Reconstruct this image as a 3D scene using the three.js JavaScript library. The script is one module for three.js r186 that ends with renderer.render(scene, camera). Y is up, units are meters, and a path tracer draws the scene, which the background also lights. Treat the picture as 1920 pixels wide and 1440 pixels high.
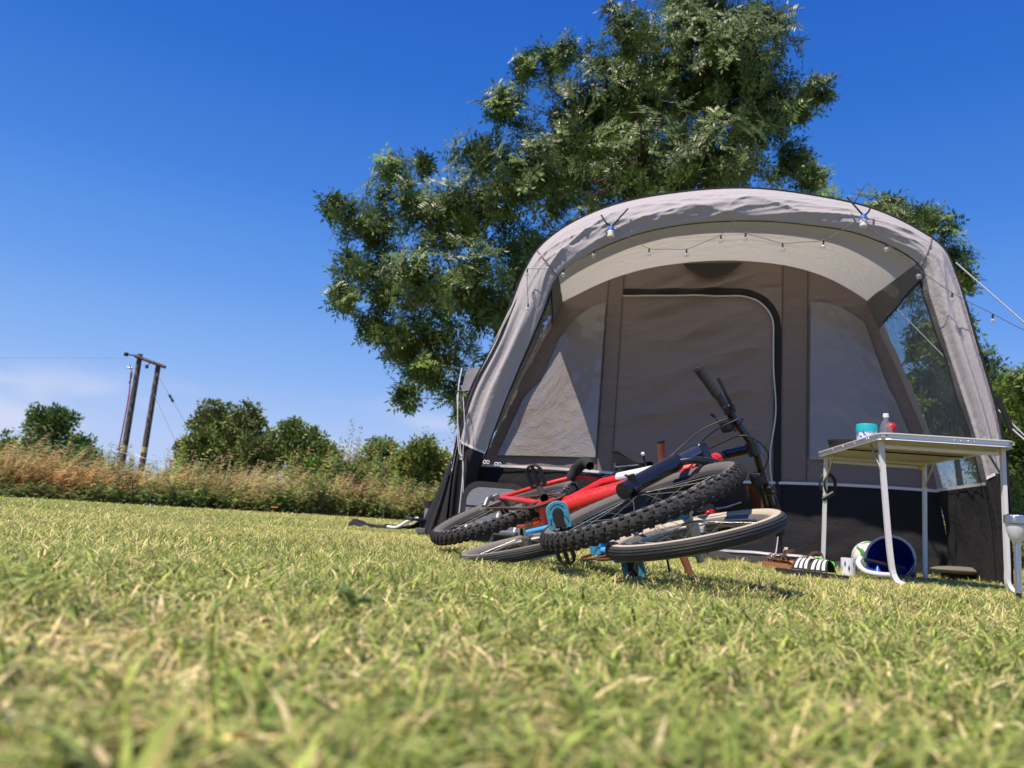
import * as THREE from 'three';
import { mergeGeometries } from 'three/addons/utils/BufferGeometryUtils.js';
import { RoundedBoxGeometry } from 'three/addons/geometries/RoundedBoxGeometry.js';
import { ImprovedNoise } from 'three/addons/math/ImprovedNoise.js';

// ---------------------------------------------------------------- camera, sky, sun, exposure
const scene = new THREE.Scene();
const camera = new THREE.PerspectiveCamera(51.95, 4 / 3, 0.02, 2000);
camera.position.set(0, 0.14, 0);
camera.up.set(-0.0784591, 0.98159218, 0.17412918);          // the phone is held a few degrees off level
camera.lookAt(0, 0.14 + Math.sin(0.175568), -Math.cos(0.175568));
camera.focus = 3.0;
camera.userData.fStop = 4.2;

const renderer = new THREE.WebGLRenderer({ antialias: true });
renderer.toneMapping = THREE.LinearToneMapping;
renderer.toneMappingExposure = 1.22;
renderer.shadowMap.enabled = true;

const SUN = new THREE.Vector3(-0.371, 0.875, 0.312).normalize();
const sun = new THREE.DirectionalLight(0xfff1de, 5.0);
sun.target.position.set(1, 0, -6);
sun.position.copy(SUN).multiplyScalar(60).add(sun.target.position);
sun.castShadow = true;
sun.shadow.mapSize.set(4096, 4096);
Object.assign(sun.shadow.camera, { left: -30, right: 30, top: 30, bottom: -30, near: 1, far: 120 });
scene.add(sun, sun.target);

const perlin = new ImprovedNoise();
const noise = (x, y, z = 0) => perlin.noise(x, y, z);
const fbm = (x, y, z = 0, o = 4) => { let s = 0, a = 0.5; for (let i = 0; i < o; i++) { s += a * noise(x, y, z); x *= 2.03; y *= 2.03; z *= 2.03; a *= 0.5; } return s; };
const clamp = THREE.MathUtils.clamp, lerp = THREE.MathUtils.lerp, sstep = THREE.MathUtils.smoothstep;
function rng(seed) { let a = seed >>> 0; return () => { a = (a + 0x6d2b79f5) | 0; let t = Math.imul(a ^ (a >>> 15), 1 | a); t = (t + Math.imul(t ^ (t >>> 7), 61 | t)) ^ t; return ((t ^ (t >>> 14)) >>> 0) / 4294967296; }; }

{ // clear summer sky: deep blue overhead, pale at the horizon, a faint bank of cloud low down
  const W = 1024, H = 512, d = new Float32Array(W * H * 4);
  const stops = [[0, .56, .66, .93], [4, .47, .61, .93], [9, .27, .475, .91], [15, .14, .345, .85], [22, .068, .24, .75], [30, .032, .165, .63], [40, .019, .115, .54], [60, .016, .095, .46], [90, .014, .085, .42]];
  for (let j = 0; j < H; j++) {
    const el = ((j + 0.5) / H - 0.5) * 180, e = Math.max(el, 0);
    let k = 0; while (k < stops.length - 2 && e > stops[k + 1][0]) k++;
    const a = stops[k], b = stops[k + 1], f = clamp((e - a[0]) / (b[0] - a[0]), 0, 1);
    for (let i = 0; i < W; i++) {
      const az = ((i + 0.5) / W - 0.5) * 360, o = (j * W + i) * 4;
      const c = sstep(fbm(Math.cos(az / 57.3) * 5, el * 0.42, Math.sin(az / 57.3) * 5, 5), -0.05, 0.3) * sstep(e, 0.5, 2) * (1 - sstep(e, 5.5, 9.5)) * 0.42;
      for (let n = 0; n < 3; n++) d[o + n] = .81 * lerp(lerp(a[n + 1], b[n + 1], f), [.86, .84, .90][n], c);
      d[o + 3] = 1;
    }
  }
  const t = new THREE.DataTexture(d, W, H, THREE.RGBAFormat, THREE.FloatType);
  t.mapping = THREE.EquirectangularReflectionMapping; t.magFilter = THREE.LinearFilter; t.needsUpdate = true;
  scene.background = t; scene.environment = t;
}

// ---------------------------------------------------------------- helpers
const V = (x, y, z) => new THREE.Vector3(x, y, z);
const names = new Map();
function numbered(n) { const k = names.get(n) ?? 0; names.set(n, k + 1); return k ? n + '_' + String(k).padStart(3, '0') : n; }
function tag(o, label, category, group, kind) {
  o.userData.label = label; if (category) o.userData.category = category;
  if (group) o.userData.group = group; if (kind) o.userData.kind = kind;
  return o;
}
function thing(name, label, category, pos = [0, 0, 0], turn = 0, group) {
  const g = new THREE.Group(); g.name = numbered(name); g.position.set(...pos); g.rotation.y = turn;
  tag(g, label, category, group); scene.add(g); return g;
}
function part(name, geo, m, parent, label) {
  const g = Array.isArray(geo) ? join(geo) : geo;
  const o = new THREE.Mesh(g, m); o.name = name; o.castShadow = o.receiveShadow = true; parent.add(o);
  if (label) o.userData.label = label;
  return o;
}
function single(name, geo, m, label, category, group, kind) {
  const o = part(numbered(name), geo, m, scene); tag(o, label, category, group, kind); return o;
}
function join(list) {
  list = list.map((g) => { g = g.index ? g.toNonIndexed() : g; for (const k of Object.keys(g.attributes)) if (!['position', 'normal', 'uv', 'color'].includes(k)) g.deleteAttribute(k); if (!g.attributes.uv) g.setAttribute('uv', new THREE.BufferAttribute(new Float32Array(g.attributes.position.count * 2), 2)); return g; });
  const c = list.some((g) => g.attributes.color);
  if (c) for (const g of list) if (!g.attributes.color) g.setAttribute('color', new THREE.BufferAttribute(new Float32Array(g.attributes.position.count * 3).fill(1), 3));
  return mergeGeometries(list);
}
function bx(w, h, d, x = 0, y = 0, z = 0, r = 0) { const g = r ? new RoundedBoxGeometry(w, h, d, 2, r) : new THREE.BoxGeometry(w, h, d); return g.translate(x, y, z); }
const UPY = V(0, 1, 0);
function rod(a, b, r0, r1 = r0, seg = 10) {
  const d = b.clone().sub(a), g = new THREE.CylinderGeometry(r1, r0, d.length(), seg, 1);
  g.applyQuaternion(new THREE.Quaternion().setFromUnitVectors(UPY, d.clone().normalize())); g.translate((a.x + b.x) / 2, (a.y + b.y) / 2, (a.z + b.z) / 2); return g;
}
function tube(pts, r, n = 24, seg = 8, closed = false) { return new THREE.TubeGeometry(new THREE.CatmullRomCurve3(pts, closed, 'centripetal'), n, r, seg, closed); }
// a tube whose radius varies along its length
function limb(pts, radii, n = 8, seg = 6) {
  const c = new THREE.CatmullRomCurve3(pts), g = new THREE.TubeGeometry(c, n, 1, seg), p = g.attributes.position, q = V(0, 0, 0);
  for (let i = 0; i <= n; i++) {
    const f = i / n, k = f * (radii.length - 1), k0 = Math.min(Math.floor(k), radii.length - 2), r = lerp(radii[k0], radii[k0 + 1], k - k0); c.getPointAt(f, q);
    for (let j = 0; j <= seg; j++) { const o = i * (seg + 1) + j; p.setXYZ(o, q.x + (p.getX(o) - q.x) * r, q.y + (p.getY(o) - q.y) * r, q.z + (p.getZ(o) - q.z) * r); }
  }
  return g;
}
// a surface from fn(a, b), a and b in 0..1; uv in metres along both ways
function sheet(fn, na, nb) {
  const P = [], UV = [], I = [];
  const lenA = fn(0, .5).distanceTo(fn(.5, .5)) + fn(.5, .5).distanceTo(fn(1, .5)), lenB = fn(.5, 0).distanceTo(fn(.5, .5)) + fn(.5, .5).distanceTo(fn(.5, 1));
  for (let j = 0; j <= nb; j++) for (let i = 0; i <= na; i++) { const p = fn(i / na, j / nb); P.push(p.x, p.y, p.z); UV.push(i / na * lenA, j / nb * lenB); }
  for (let j = 0; j < nb; j++) for (let i = 0; i < na; i++) { const a = j * (na + 1) + i, b = a + 1, c = a + na + 1, d = c + 1; I.push(a, b, d, a, d, c); }
  const g = new THREE.BufferGeometry(); g.setAttribute('position', new THREE.Float32BufferAttribute(P, 3)); g.setAttribute('uv', new THREE.Float32BufferAttribute(UV, 2)); g.setIndex(I); g.computeVertexNormals(); return g;
}
// a curve through 2-D points given as [x, y]
function curve2(list) { const c = new THREE.CatmullRomCurve3(list.map(([x, y]) => V(x, y, 0)), false, 'centripetal'); c.arcLengthDivisions = 400; return (f) => c.getPointAt(clamp(f, 0, 1)); }
function mat(color, o = {}) { const { rgb, ...rest } = o; const m = new THREE.MeshPhysicalMaterial({ roughness: .8, ...rest }); if (Array.isArray(color)) m.color.setRGB(...color); else m.color.set(color); return m; }
function tex(W, H, fn, srgb = false, rep = [1, 1]) {
  const d = new Uint8Array(W * H * 4);
  for (let y = 0; y < H; y++) for (let x = 0; x < W; x++) { const v = fn(x, y, x / W, y / H), o = (y * W + x) * 4; if (typeof v === 'number') { d[o] = d[o + 1] = d[o + 2] = clamp(v, 0, 1) * 255; } else for (let n = 0; n < 3; n++) d[o + n] = clamp(v[n], 0, 1) * 255; d[o + 3] = 255; }
  const t = new THREE.DataTexture(d, W, H); t.wrapS = t.wrapT = THREE.RepeatWrapping; t.magFilter = THREE.LinearFilter; t.repeat.set(...rep); if (srgb) t.colorSpace = THREE.SRGBColorSpace; t.needsUpdate = true; return t;
}
// noise that repeats every n cells
const tnoise = (u, v, n, s = 0) => { const a = u * Math.PI * 2, b = v * Math.PI * 2, R = n / 6.2832; return noise(Math.cos(a) * R + s + Math.cos(b) * R * 1.3, Math.sin(a) * R + Math.sin(b) * R * .7 + s * 2.1, Math.cos(b) * R - Math.sin(b) * R * .4 + s * .7); };
function ground(x, z) { return -0.15 * sstep(-x, 2, 10) * sstep(-z, 4, 15) + 0.006 * noise(x * 1.7, z * 1.7, 3) + 0.012 * noise(x * .5, z * .5, 7); }

// ---------------------------------------------------------------- materials
const weave = tex(256, 256, (x, y, u, v) => .5 + .16 * Math.sin(u * 402.1) * Math.sin(v * 402.1) + .5 * tnoise(u, v, 9, 2) + .35 * tnoise(u, v, 26, 8), false, [2.2, 2.2]);
const creaseTex = tex(512, 512, (x, y, u, v) => { let s = .5; for (let k = 0; k < 4; k++) { const n = tnoise(u, v, 5 + k * 5, k * 9.7); s -= .34 * Math.pow(1 - Math.abs(n) * 1.6, 9) / (1 + k * .5); } return s + .5 + .2 * tnoise(u, v, 40, 5) - .2; }, false, [.9, .9]);
const filmTex = tex(512, 512, (x, y, u, v) => { let s = .5 + .35 * tnoise(u, v, 7, 1); for (let k = 0; k < 4; k++) { const n = tnoise(u, v, 8 + k * 9, k * 5.3 + 20); s += .28 * Math.pow(1 - Math.abs(n) * 1.5, 12) / (1 + k * .35); } return s; }, false, [1.3, 1.3]);
const dustTex = tex(256, 256, (x, y, u, v) => .62 + .5 * tnoise(u, v, 8, 3) + .3 * tnoise(u, v, 24, 9), false, [3, 3]);
const M = {
  bandCloth: mat([.425, .402, .416], { roughness: 1, bumpMap: creaseTex, bumpScale: .004, transmission: .08 }),
  sideCloth: mat([.405, .378, .392], { roughness: 1, bumpMap: creaseTex, bumpScale: .003, transmission: .06 }),
  roofCloth: mat([.70, .67, .60], { roughness: 1, bumpMap: weave, bumpScale: .004, transmission: .42 }),
  wallCloth: mat([.265, .212, .194], { roughness: 1, bumpMap: weave, bumpScale: .004, transmission: .05 }),
  seamCloth: mat([.225, .178, .162], { roughness: 1, bumpMap: weave, bumpScale: .004 }),
  greyCloth: mat([.17, .165, .17], { roughness: 1, bumpMap: weave, bumpScale: .004 }),
  blackCloth: mat([.014, .014, .018], { roughness: .9, bumpMap: weave, bumpScale: .003 }),
  blackBand: mat([.018, .018, .021], { roughness: .9, bumpMap: weave, bumpScale: .003 }),
  whiteTape: mat([.72, .72, .74], { roughness: .7 }),
  film: mat([.97, .98, .97], { roughness: .1, transmission: .965, ior: 1.55, bumpMap: filmTex, bumpScale: .012 }),
  filmOnBlind: mat([.28, .248, .248], { roughness: .85, clearcoat: 1, clearcoatRoughness: .04, ior: 1.6, bumpMap: filmTex, bumpScale: .006 }),
  filmTint: mat([.60, .66, .60], { roughness: .28, transmission: .94, ior: 1.6, bumpMap: filmTex, bumpScale: .02 }),
  black: mat([.012, .012, .013], { roughness: .45 }),
  blackMatte: mat([.02, .02, .021], { roughness: .8 }),
  rubber: mat([.036, .035, .036], { roughness: .78, bumpMap: dustTex, bumpScale: .001 }),
  sidewall: mat([.13, .122, .112], { roughness: .9 }),
  steel: mat([.62, .62, .63], { roughness: .32, metalness: 1 }),
  alu: mat([.72, .71, .69], { roughness: .45, metalness: .55 }),
  rope: mat([.62, .62, .62], { roughness: .9 }),
  bulbGlass: mat([.90, .91, .91], { roughness: .1, transmission: .8, ior: 1.45 }),
  straw: mat([.42, .32, .16], { roughness: .9 }),
};

// ---------------------------------------------------------------- ground and grass
{
  const soil = tex(512, 512, (x, y, u, v) => { const n = .5 + .6 * tnoise(u, v, 14, 4) + .4 * tnoise(u, v, 60, 1), g = clamp(.5 + tnoise(u, v, 6, 7) * 1.2, 0, 1); return [lerp(.50, .36, g) * (.6 + .6 * n), lerp(.43, .38, g) * (.6 + .6 * n), lerp(.26, .16, g) * (.6 + .6 * n)]; }, true, [.6, .6]);
  const P = [], UV = [], I = [], xs = [], zs = [];
  const steps = (a, b) => { const o = []; let x = 0, d = .12; while (x < b) { o.push(x); x += d; d *= 1.045; } o.push(b); return o; };
  const half = steps(0, 700); for (let i = half.length - 1; i > 0; i--) xs.push(-half[i]); xs.push(...half);
  zs.push(60, 20, 8, 3, 1.2, .5); for (const z of steps(0, 900)) zs.push(-z);
  for (const z of zs) for (const x of xs) { P.push(x, ground(x, z), z); UV.push(x, z); }
  for (let j = 0; j < zs.length - 1; j++) for (let i = 0; i < xs.length - 1; i++) { const a = j * xs.length + i, b = a + 1, c = a + xs.length, d = c + 1; I.push(a, b, d, a, d, c); }
  const g = new THREE.BufferGeometry(); g.setAttribute('position', new THREE.Float32BufferAttribute(P, 3)); g.setAttribute('uv', new THREE.Float32BufferAttribute(UV, 2)); g.setIndex(I); g.computeVertexNormals();
  const o = new THREE.Mesh(g, mat([1, 1, 1], { map: soil, roughness: 1 })); o.name = 'ground'; o.receiveShadow = true; o.userData = { label: 'dry campsite field under the lawn', kind: 'structure' }; scene.add(o);
}
// one blade: a bent tapering strip with a fold
function blade(P, N, C, r, x, z, h, w, dir, bend, col, lean0 = 0) {
  const S = 3, cx = Math.cos(dir), sz = Math.sin(dir); let prev = null;
  for (let k = 0; k <= S; k++) {
    const f = k / S, reach = h * (lean0 * f + bend * f * f), y = h * f * (1 - .35 * bend * f), ww = w * (k === S ? .08 : 1 - .45 * f * f);
    const px = x + cx * reach, pz = z + sz * reach, a = V(px - sz * ww / 2, y, pz + cx * ww / 2), b = V(px + sz * ww / 2, y, pz - cx * ww / 2);
    if (prev) { for (const q of [prev[0], prev[1], b, prev[0], b, a]) { P.push(q.x, q.y, q.z); C.push(...col); } }
    prev = [a, b];
  }
}
function tuftGeo(seed, n, spread, h0, h1, w, dry, bendMax = 1.5) {
  const r = rng(seed), P = [], C = [];
  for (let i = 0; i < n; i++) {
    const a = r() * 6.283, d = Math.sqrt(r()) * spread, k = r(), s = .5 + .85 * r();
    const col = k < dry * .6 ? [.78 * s, .65 * s, .37 * s] : k < dry ? [.58 * s, .53 * s, .19 * s] : k < dry + (1 - dry) * .4 ? [.12 * s, .19 * s, .03 * s] : [.36 * s, .44 * s, .10 * s];
    const flat = k < dry && r() < .5, hh = lerp(h0, h1, r() * r());
    if (flat) blade(P, null, C, r, Math.cos(a) * d, Math.sin(a) * d, hh * .55, w * (.8 + .9 * r()), r() * 6.283, 2.2 + r(), col, 1.2);
    else blade(P, null, C, r, Math.cos(a) * d, Math.sin(a) * d, hh, w * (.5 + .7 * r()), r() * 6.283, .3 + r() * bendMax, col, r() * .6);
  }
  const g = new THREE.BufferGeometry(); g.setAttribute('position', new THREE.Float32BufferAttribute(P, 3)); g.setAttribute('color', new THREE.Float32BufferAttribute(C, 3)); g.computeVertexNormals();
  g.setAttribute('uv', new THREE.BufferAttribute(new Float32Array(P.length / 3 * 2), 2)); return g;
}
const leafy = (o = {}) => mat([1, 1, 1], { vertexColors: true, roughness: .62, transmission: .28, specularIntensity: .5, ...o });
const grassMat = leafy({ roughness: .8, transmission: .38 });
const inTent = (x, z) => { const dx = x + .29, dz = z + 5.6, s = dx * .9577 + dz * .2879, t = dx * .2879 - dz * .9577; return t > .93 && t < 2.6 && s > -.3 && s < 3.4; };
const grassSets = [
  // [near, far, tufts per square metre, seeds, blades, spread, h0, h1, width]
  [.2, 1.9, 620, [61, 62, 63], 7, .03, .022, .07, .0048],
  [.22, 2.2, 1700, [11, 12, 13, 14], 22, .032, .010, .046, .0026],
  [2.2, 5.5, 900, [21, 22, 23], 24, .045, .010, .044, .0028],
  [5.5, 11, 330, [31, 32], 26, .075, .014, .05, .0042],
  [11, 24, 130, [41, 42], 28, .14, .02, .06, .0085],
];
grassSets.forEach(([r0, r1, dens, seeds, n, spread, h0, h1, w], si) => {
  const R = rng(900 + si), A = 0.92, area = A * (r1 * r1 - r0 * r0), total = Math.floor(area * dens);
  const geos = []; seeds.forEach((s) => { geos.push([tuftGeo(s, n, spread, h0, h1, w, .25), []], [tuftGeo(s + 50, n, spread, h0 * .8, h1 * .8, w, .72), []]); });
  for (let i = 0; i < total; i++) {
    const rad = Math.sqrt(lerp(r0 * r0, r1 * r1, R())), th = (R() * 2 - 1) * A, x = Math.sin(th) * rad, z = -Math.cos(th) * rad + .1, q = R(), k = R();
    if (inTent(x, z)) continue;
    const dryness = .31 + .26 * sstep(-z, .7, 3) + 1.2 * fbm(x * .9, z * .9, 1, 3) + .5 * noise(x * 4, z * 4, 6) + .1 * sstep(-z, 2, 5) - .08 * sstep(-x, 1, 6);
    const pick = geos[Math.floor(k * seeds.length) * 2 + (q < dryness ? 1 : 0)];
    pick[1].push([x, z, R() * 6.283, .7 + .6 * R(), R(), R()]);
  }
  geos.forEach(([g, list], gi) => {
    if (!list.length) return;
    const im = new THREE.InstancedMesh(g, grassMat, list.length), m = new THREE.Matrix4(), qn = new THREE.Quaternion(), e = new THREE.Euler(), c = new THREE.Color();
    list.forEach(([x, z, a, s, v, w2], i) => { e.set((v - .5) * .25, a, (w2 - .5) * .25); m.compose(V(x, ground(x, z) - .003, z), qn.setFromEuler(e), V(s, s * (.8 + .5 * v), s)); im.setMatrixAt(i, m); const b = .95 + .5 * w2; im.setColorAt(i, c.setRGB(b * (1 + .12 * (v - .5)), b, b * .95)); });
    im.name = numbered('lawn_grass'); im.castShadow = im.receiveShadow = true;
    tag(im, ['tall coarse blades right before the camera', 'blurred sunlit grass blades right before the camera', 'short dry grass round the bicycles and table', 'mown grass beside the tent', 'far mown lawn up to the weedy hedge'][si] + ', ' + (gi % 2 ? 'straw' : 'green') + ' tufts', 'grass', null, 'stuff'); scene.add(im);
  });
});

// ---------------------------------------------------------------- the awning tent (local x along its front, y up, -z into it)
const tent = thing('awning_tent', 'large grey and brown inflatable awning tent with arched porch and black skirt', 'tent', [-0.29, 0, -5.6], -0.29203);
const archOut = curve2([[-0.13, 0.0], [-0.1, 0.6], [-0.02, 1.06], [0.151, 1.457], [0.303, 2.02], [0.388, 2.188], [0.573, 2.352], [0.923, 2.507], [1.386, 2.584], [1.869, 2.594], [2.322, 2.517], [2.693, 2.404], [2.95, 2.255], [3.099, 2.115], [3.165, 1.912], [3.253, 1.468], [3.345, 1.06], [3.385, 0.78], [3.405, 0.44], [3.41, 0.0]]);
const archIn = curve2([[.07, 0], [.09, .48], [.14, .64], [.29, 1.12], [.46, 1.6], [.545, 1.88], [.63, 1.99], [.96, 2.17], [1.33, 2.275], [1.87, 2.305], [2.28, 2.26], [2.61, 2.18], [2.94, 1.97], [3.0, 1.74], [3.13, 1.26], [3.23, .87], [3.28, .62], [3.33, .31], [3.345, 0]]);
const WALL = (y) => .9 + .05 * y;                        // how far the front wall stands behind the arch, at height y
const T = (s, y, t) => V(s, y, -t);
const wrinkle = (s, y, k = 1) => k * (.010 * noise(s * 2.2, y * 3.2, k) + .006 * noise(s * 9, y * 4, 5 + k));

const wallLeft = (y) => (y > 1.9 ? lerp(.33, .37, (y - 1.9) / .1) : y > 1.3 ? lerp(.08, .33, (y - 1.3) / .6) : y > .5 ? lerp(-.22, .08, (y - .5) / .8) : lerp(-.3, -.22, y / .5));
const wallRight = (y) => (y > 1.44 ? lerp(2.98, 2.82, (y - 1.44) / .5) : y > 1.01 ? lerp(3.13, 2.98, (y - 1.01) / .43) : y > .6 ? lerp(3.21, 3.13, (y - .6) / .41) : lerp(3.3, 3.21, y / .6));
const topY = (s) => { let lo = .05, hi = .95; for (let k = 0; k < 24; k++) { const m = (lo + hi) / 2; if (wallTop(m).x < s) lo = m; else hi = m; } return wallTop(lo).y; };
// front arch: a wide band of cloth rolled over the beam, its upper half on the roof
function archPoint(f, v) {                                // v 0 inner hem .. 1 crown .. 1.6 running back on the roof
  const i = archIn(f), o = archOut(f);
  const w = Math.min(v, 1), s = lerp(i.x, o.x, w), y = lerp(i.y, o.y, w);
  const top = sstep(Math.min(i.y, o.y), 1.2, 2.1), low = 1 - sstep(i.y, .02, .5);
  let t = .03 + .13 * top * w * w - lerp(.06, .035, top) * Math.sin(Math.PI * Math.pow(w, .8)) * (1 - .5 * low);
  if (v > 1) { const b = (v - 1) / .6; t = .03 + .13 * top + .11 * b; const c = 1.62; return T(lerp(s, c, .03 * b * b), y - .03 * b * b * top, t); }
  const along = f * 8.2, ridge = (q) => Math.pow(Math.max(0, 1 - 1.9 * Math.abs(q)), 3), c = top * Math.sin(Math.PI * Math.min(1, w * 1.1)) * (.016 * noise(along * 1.3 + w * 2, w * 1.5, 2) + .024 * ridge(noise(along * 1.2 - w * 2.4, w * 1.2, 9)) + .018 * ridge(noise(along * 2.2 + w * 3.5, w * 1.8, 3)) + .008 * ridge(noise(along * 5 - w * 5, w * 3, 6))) + .012 * (1 - top) * noise(w * 9, along * .7, 4);
  return T(s, y, t - c + (1 - top) * .016 * Math.sin(w * 15 + 1.1 * noise(along * .6, 1)));
}
const LOWF = (() => { let f = 0; while (archIn(f).y < .62) f += .002; return f; })(), HIGHF = (() => { let f = 1; while (archIn(f).y < .62) f -= .002; return f; })();
const bandOf = (f0, f1, n) => sheet((a, b) => archPoint(lerp(f0, f1, a), b * 1.6), n, 60);
part('front_arch_band', bandOf(LOWF, HIGHF, 420), M.bandCloth, tent, 'wide creased light grey band over the front arch');
part('arch_skirt', bandOf(0, LOWF, 20), M.blackCloth, tent); part('arch_skirt', bandOf(HIGHF, 1, 20), M.blackCloth, tent);
const strip = (pts, w, nrm, m, name = 'white_piping') => part(name, sheet((a, b) => { const k = Math.min(a * (pts.length - 1), pts.length - 1.0001), i = Math.floor(k); return pts[i].clone().lerp(pts[i + 1], k - i).add(V(nrm.x, (b - .5) * w, nrm.z)); }, (pts.length - 1) * 2, 1), m, tent);
for (const f of [LOWF, HIGHF]) strip([0, .1, .25, .4, .55, .7, .85, 1].map((v) => archPoint(f, v)), .018, V(0, 0, .006), M.whiteTape);
// seams of the band at the two shoulders, black piping on its crown
for (const f of [.305, .695]) part('band_seam', tube([0, .15, .3, .45, .6, .75, .9, 1].map((v) => archPoint(f, v).add(V(0, .002, .006))), .0035, 24, 5), M.seamCloth, tent);
part('crown_piping', tube(Array.from({ length: 90 }, (_, i) => archPoint(lerp(.06, .94, i / 89), 1.02).add(V(0, .006, -.0))), .008, 260, 5), M.blackBand, tent);

// roof of the porch (its cream underside shows) from the arch back to the front wall
const wallTop = curve2([[.33, 1.9], [.37, 2.0], [.52, 2.09], [.74, 2.2], [1.04, 2.3], [1.3, 2.345], [1.59, 2.368], [1.88, 2.36], [2.2, 2.31], [2.5, 2.2], [2.8, 1.98], [2.83, 1.9]]);
const fOf = (c, x, from, to, step = .001) => { let f = from; while (Math.abs(f - to) > step && Math.sign(c(f).x - x) < 0) f += step; return f; };
const ceilA = fOf(archIn, .575, 0, 1), ceilB = fOf(archIn, 2.93, 0, 1);
const ceilPoint = (a, b) => {
  const p = archIn(lerp(ceilA, ceilB, a)), q = wallTop(lerp(.05, .95, a));
  const s = lerp(p.x, q.x, b), y = lerp(p.y, q.y, b), t = lerp(.035, WALL(q.y), b), e = Math.sin(Math.PI * b) * Math.sin(Math.PI * clamp(a, .02, .98));
  return T(s, y + e * (.03 + .010 * noise(s * 3 + t * 2, t * 9, 1) + .006 * noise(s * 4, t * 26, 4)), t);
};
part('porch_roof', sheet(ceilPoint, 110, 60), M.roofCloth, tent, 'cream underside of the porch roof');
part('roof_edge_piping', tube(Array.from({ length: 60 }, (_, i) => ceilPoint(i / 59, .02).add(V(0, -.004, .012))), .004, 160, 5), M.blackBand, tent);

// main roof and the back of the tent, seen only as shade and at the left flank
part('main_roof', sheet((a, b) => { const p = wallTop(lerp(.03, .97, a)); return T(p.x, p.y + .012 - .12 * b, lerp(WALL(p.y) + .005, 2.5, b)); }, 80, 20), mat([.43, .40, .42], { roughness: 1, transmission: .12 }), tent);
// right flank
part('flank_cloth', sheet((a, b) => { const y = lerp(0, 1.95, a); return T(wallRight(y) + .004, y, lerp(WALL(y) + .005, 2.5, b)); }, 30, 16), M.sideCloth, tent);
part('rear_wall', sheet((a, b) => { const p = wallTop(a); return T(lerp(lerp(-.35, 3.3, a), p.x, b), (p.y - .1) * b, 2.5); }, 60, 8), M.sideCloth, tent);
// left flank: behind the front wall it runs straight back
part('flank_cloth', sheet((a, b) => { const y = lerp(0, 2.0, a), t = lerp(.96, 2.5, b); return T(lerp(-.3, .36, Math.pow(a, 1.4)) - .1 * b, y, t); }, 30, 16), M.sideCloth, tent);
// the front left edge is pegged out as a flap that hangs in folds, with a flaring black skirt
const flapOut = curve2([[-.37, 0], [-.345, .08], [-.235, .36], [-.15, .625], [-.09, .87], [-.02, 1.14], [.12, 1.5], [.28, 1.95], [.36, 2.06]]);
const FL = .212;
const flap = (a, b) => {                                  // a up, b outwards
  const o = archOut(a * FL), q = flapOut(a), fold = Math.sin(Math.PI * Math.min(1, b * 1.15)) * (.020 * Math.sin(b * 15 + a * 1.5) + .012 * noise(b * 9, a * 2.2, 3)) * (1 - .6 * a);
  return T(lerp(o.x + .03, q.x, b), lerp(o.y, q.y, b), lerp(-.02, .14, b) - fold);
};
const flapSplit = (() => { let a = 0; while (flapOut(a).y < .625) a += .002; return a; })();
part('side_flap', sheet((a, b) => flap(lerp(flapSplit, 1, a), b), 50, 60), M.sideCloth, tent);
part('flap_skirt', sheet((a, b) => flap(lerp(0, flapSplit, a), b), 24, 60), M.blackCloth, tent);
part('white_piping', sheet((a, b) => flap(flapSplit + (a - .5) * .010, b).add(V(0, 0, .006)), 1, 60), M.whiteTape, tent);

// front wall -------------------------------------------------
const LINE = .595;
// folds: slack cloth hanging across the door, drawn tight beside it
const wallPoint = (s, y, out = 0) => {
  const door = sstep(s, .92, 1.2) * (1 - sstep(s, 1.9, 2.13)) * sstep(y, .1, .5);
  const d = .028 * door * (1 - 2 * Math.pow(Math.abs(Math.sin((y - s * .36) * 10 + 1.3 * noise(s * 1.6, y * 1.1, 4) + .5 * noise(s * 4, y * 3, 2))), .7)) * (.65 + .7 * noise(s * 1.7, y * 2.3, 9)) + .014 * door * Math.sin((y - s * .42) * 40 + 3.5 * noise(s * 2.2, y * 1.6, 12)) * (.5 + noise(s * 2, y * 3, 15)) + .008 * noise(s * 5, y * 11, 1) + .014 * noise(s * 1.4, y * 1.2, 7);
  const slack = .007 * (1 - door) * noise(s * 3, y * 24, 3);
  const held = sstep(topY(s) - y, 0, .2); return T(s, y, WALL(y) - (d + slack) * held - out);
};
const panel = (name, s0, s1, y0, y1, m, na, nb, out = 0, label) => part(name, sheet((a, b) => { const y0_ = typeof y0 === 'function' ? y0 : () => y0; const sA = typeof s0 === 'function' ? s0 : () => s0, sB = typeof s1 === 'function' ? s1 : () => s1; 
  let y = y0_(0), s = 0; const yTop = (q) => (typeof y1 === 'function' ? y1(q) : y1); // two passes: edges follow y, the top follows s
  y = lerp(y0_(0), 2, b); s = lerp(sA(y), sB(y), a); y = lerp(y0_(s), yTop(s), b); s = lerp(sA(y), sB(y), a); y = lerp(y0_(s), yTop(s), b); if (name !== 'window_film') return wallPoint(s, y, out); return T(s, y, WALL(y) - .03 - .010 * noise(s * 4, y * 3, 8) - .004 * noise(s * 11 + y * 7, y * 9 - s * 4, 3)); }, na, nb), m, tent, label);
const DL = .905, DR = 2.15, ZW = .055;
panel('front_wall_panel', .77, DL, LINE, topY, M.seamCloth, 8, 90, .004);
panel('front_wall_panel', DR + .0, 2.345, LINE, topY, M.seamCloth, 12, 90, .004);
panel('front_wall_panel', DL, DR, 2.13, topY, M.wallCloth, 60, 24);
panel('front_wall_panel', wallLeft, .77, LINE, topY, M.wallCloth, 50, 110);
panel('front_wall_panel', 2.345, wallRight, LINE, topY, M.wallCloth, 50, 110);
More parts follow.
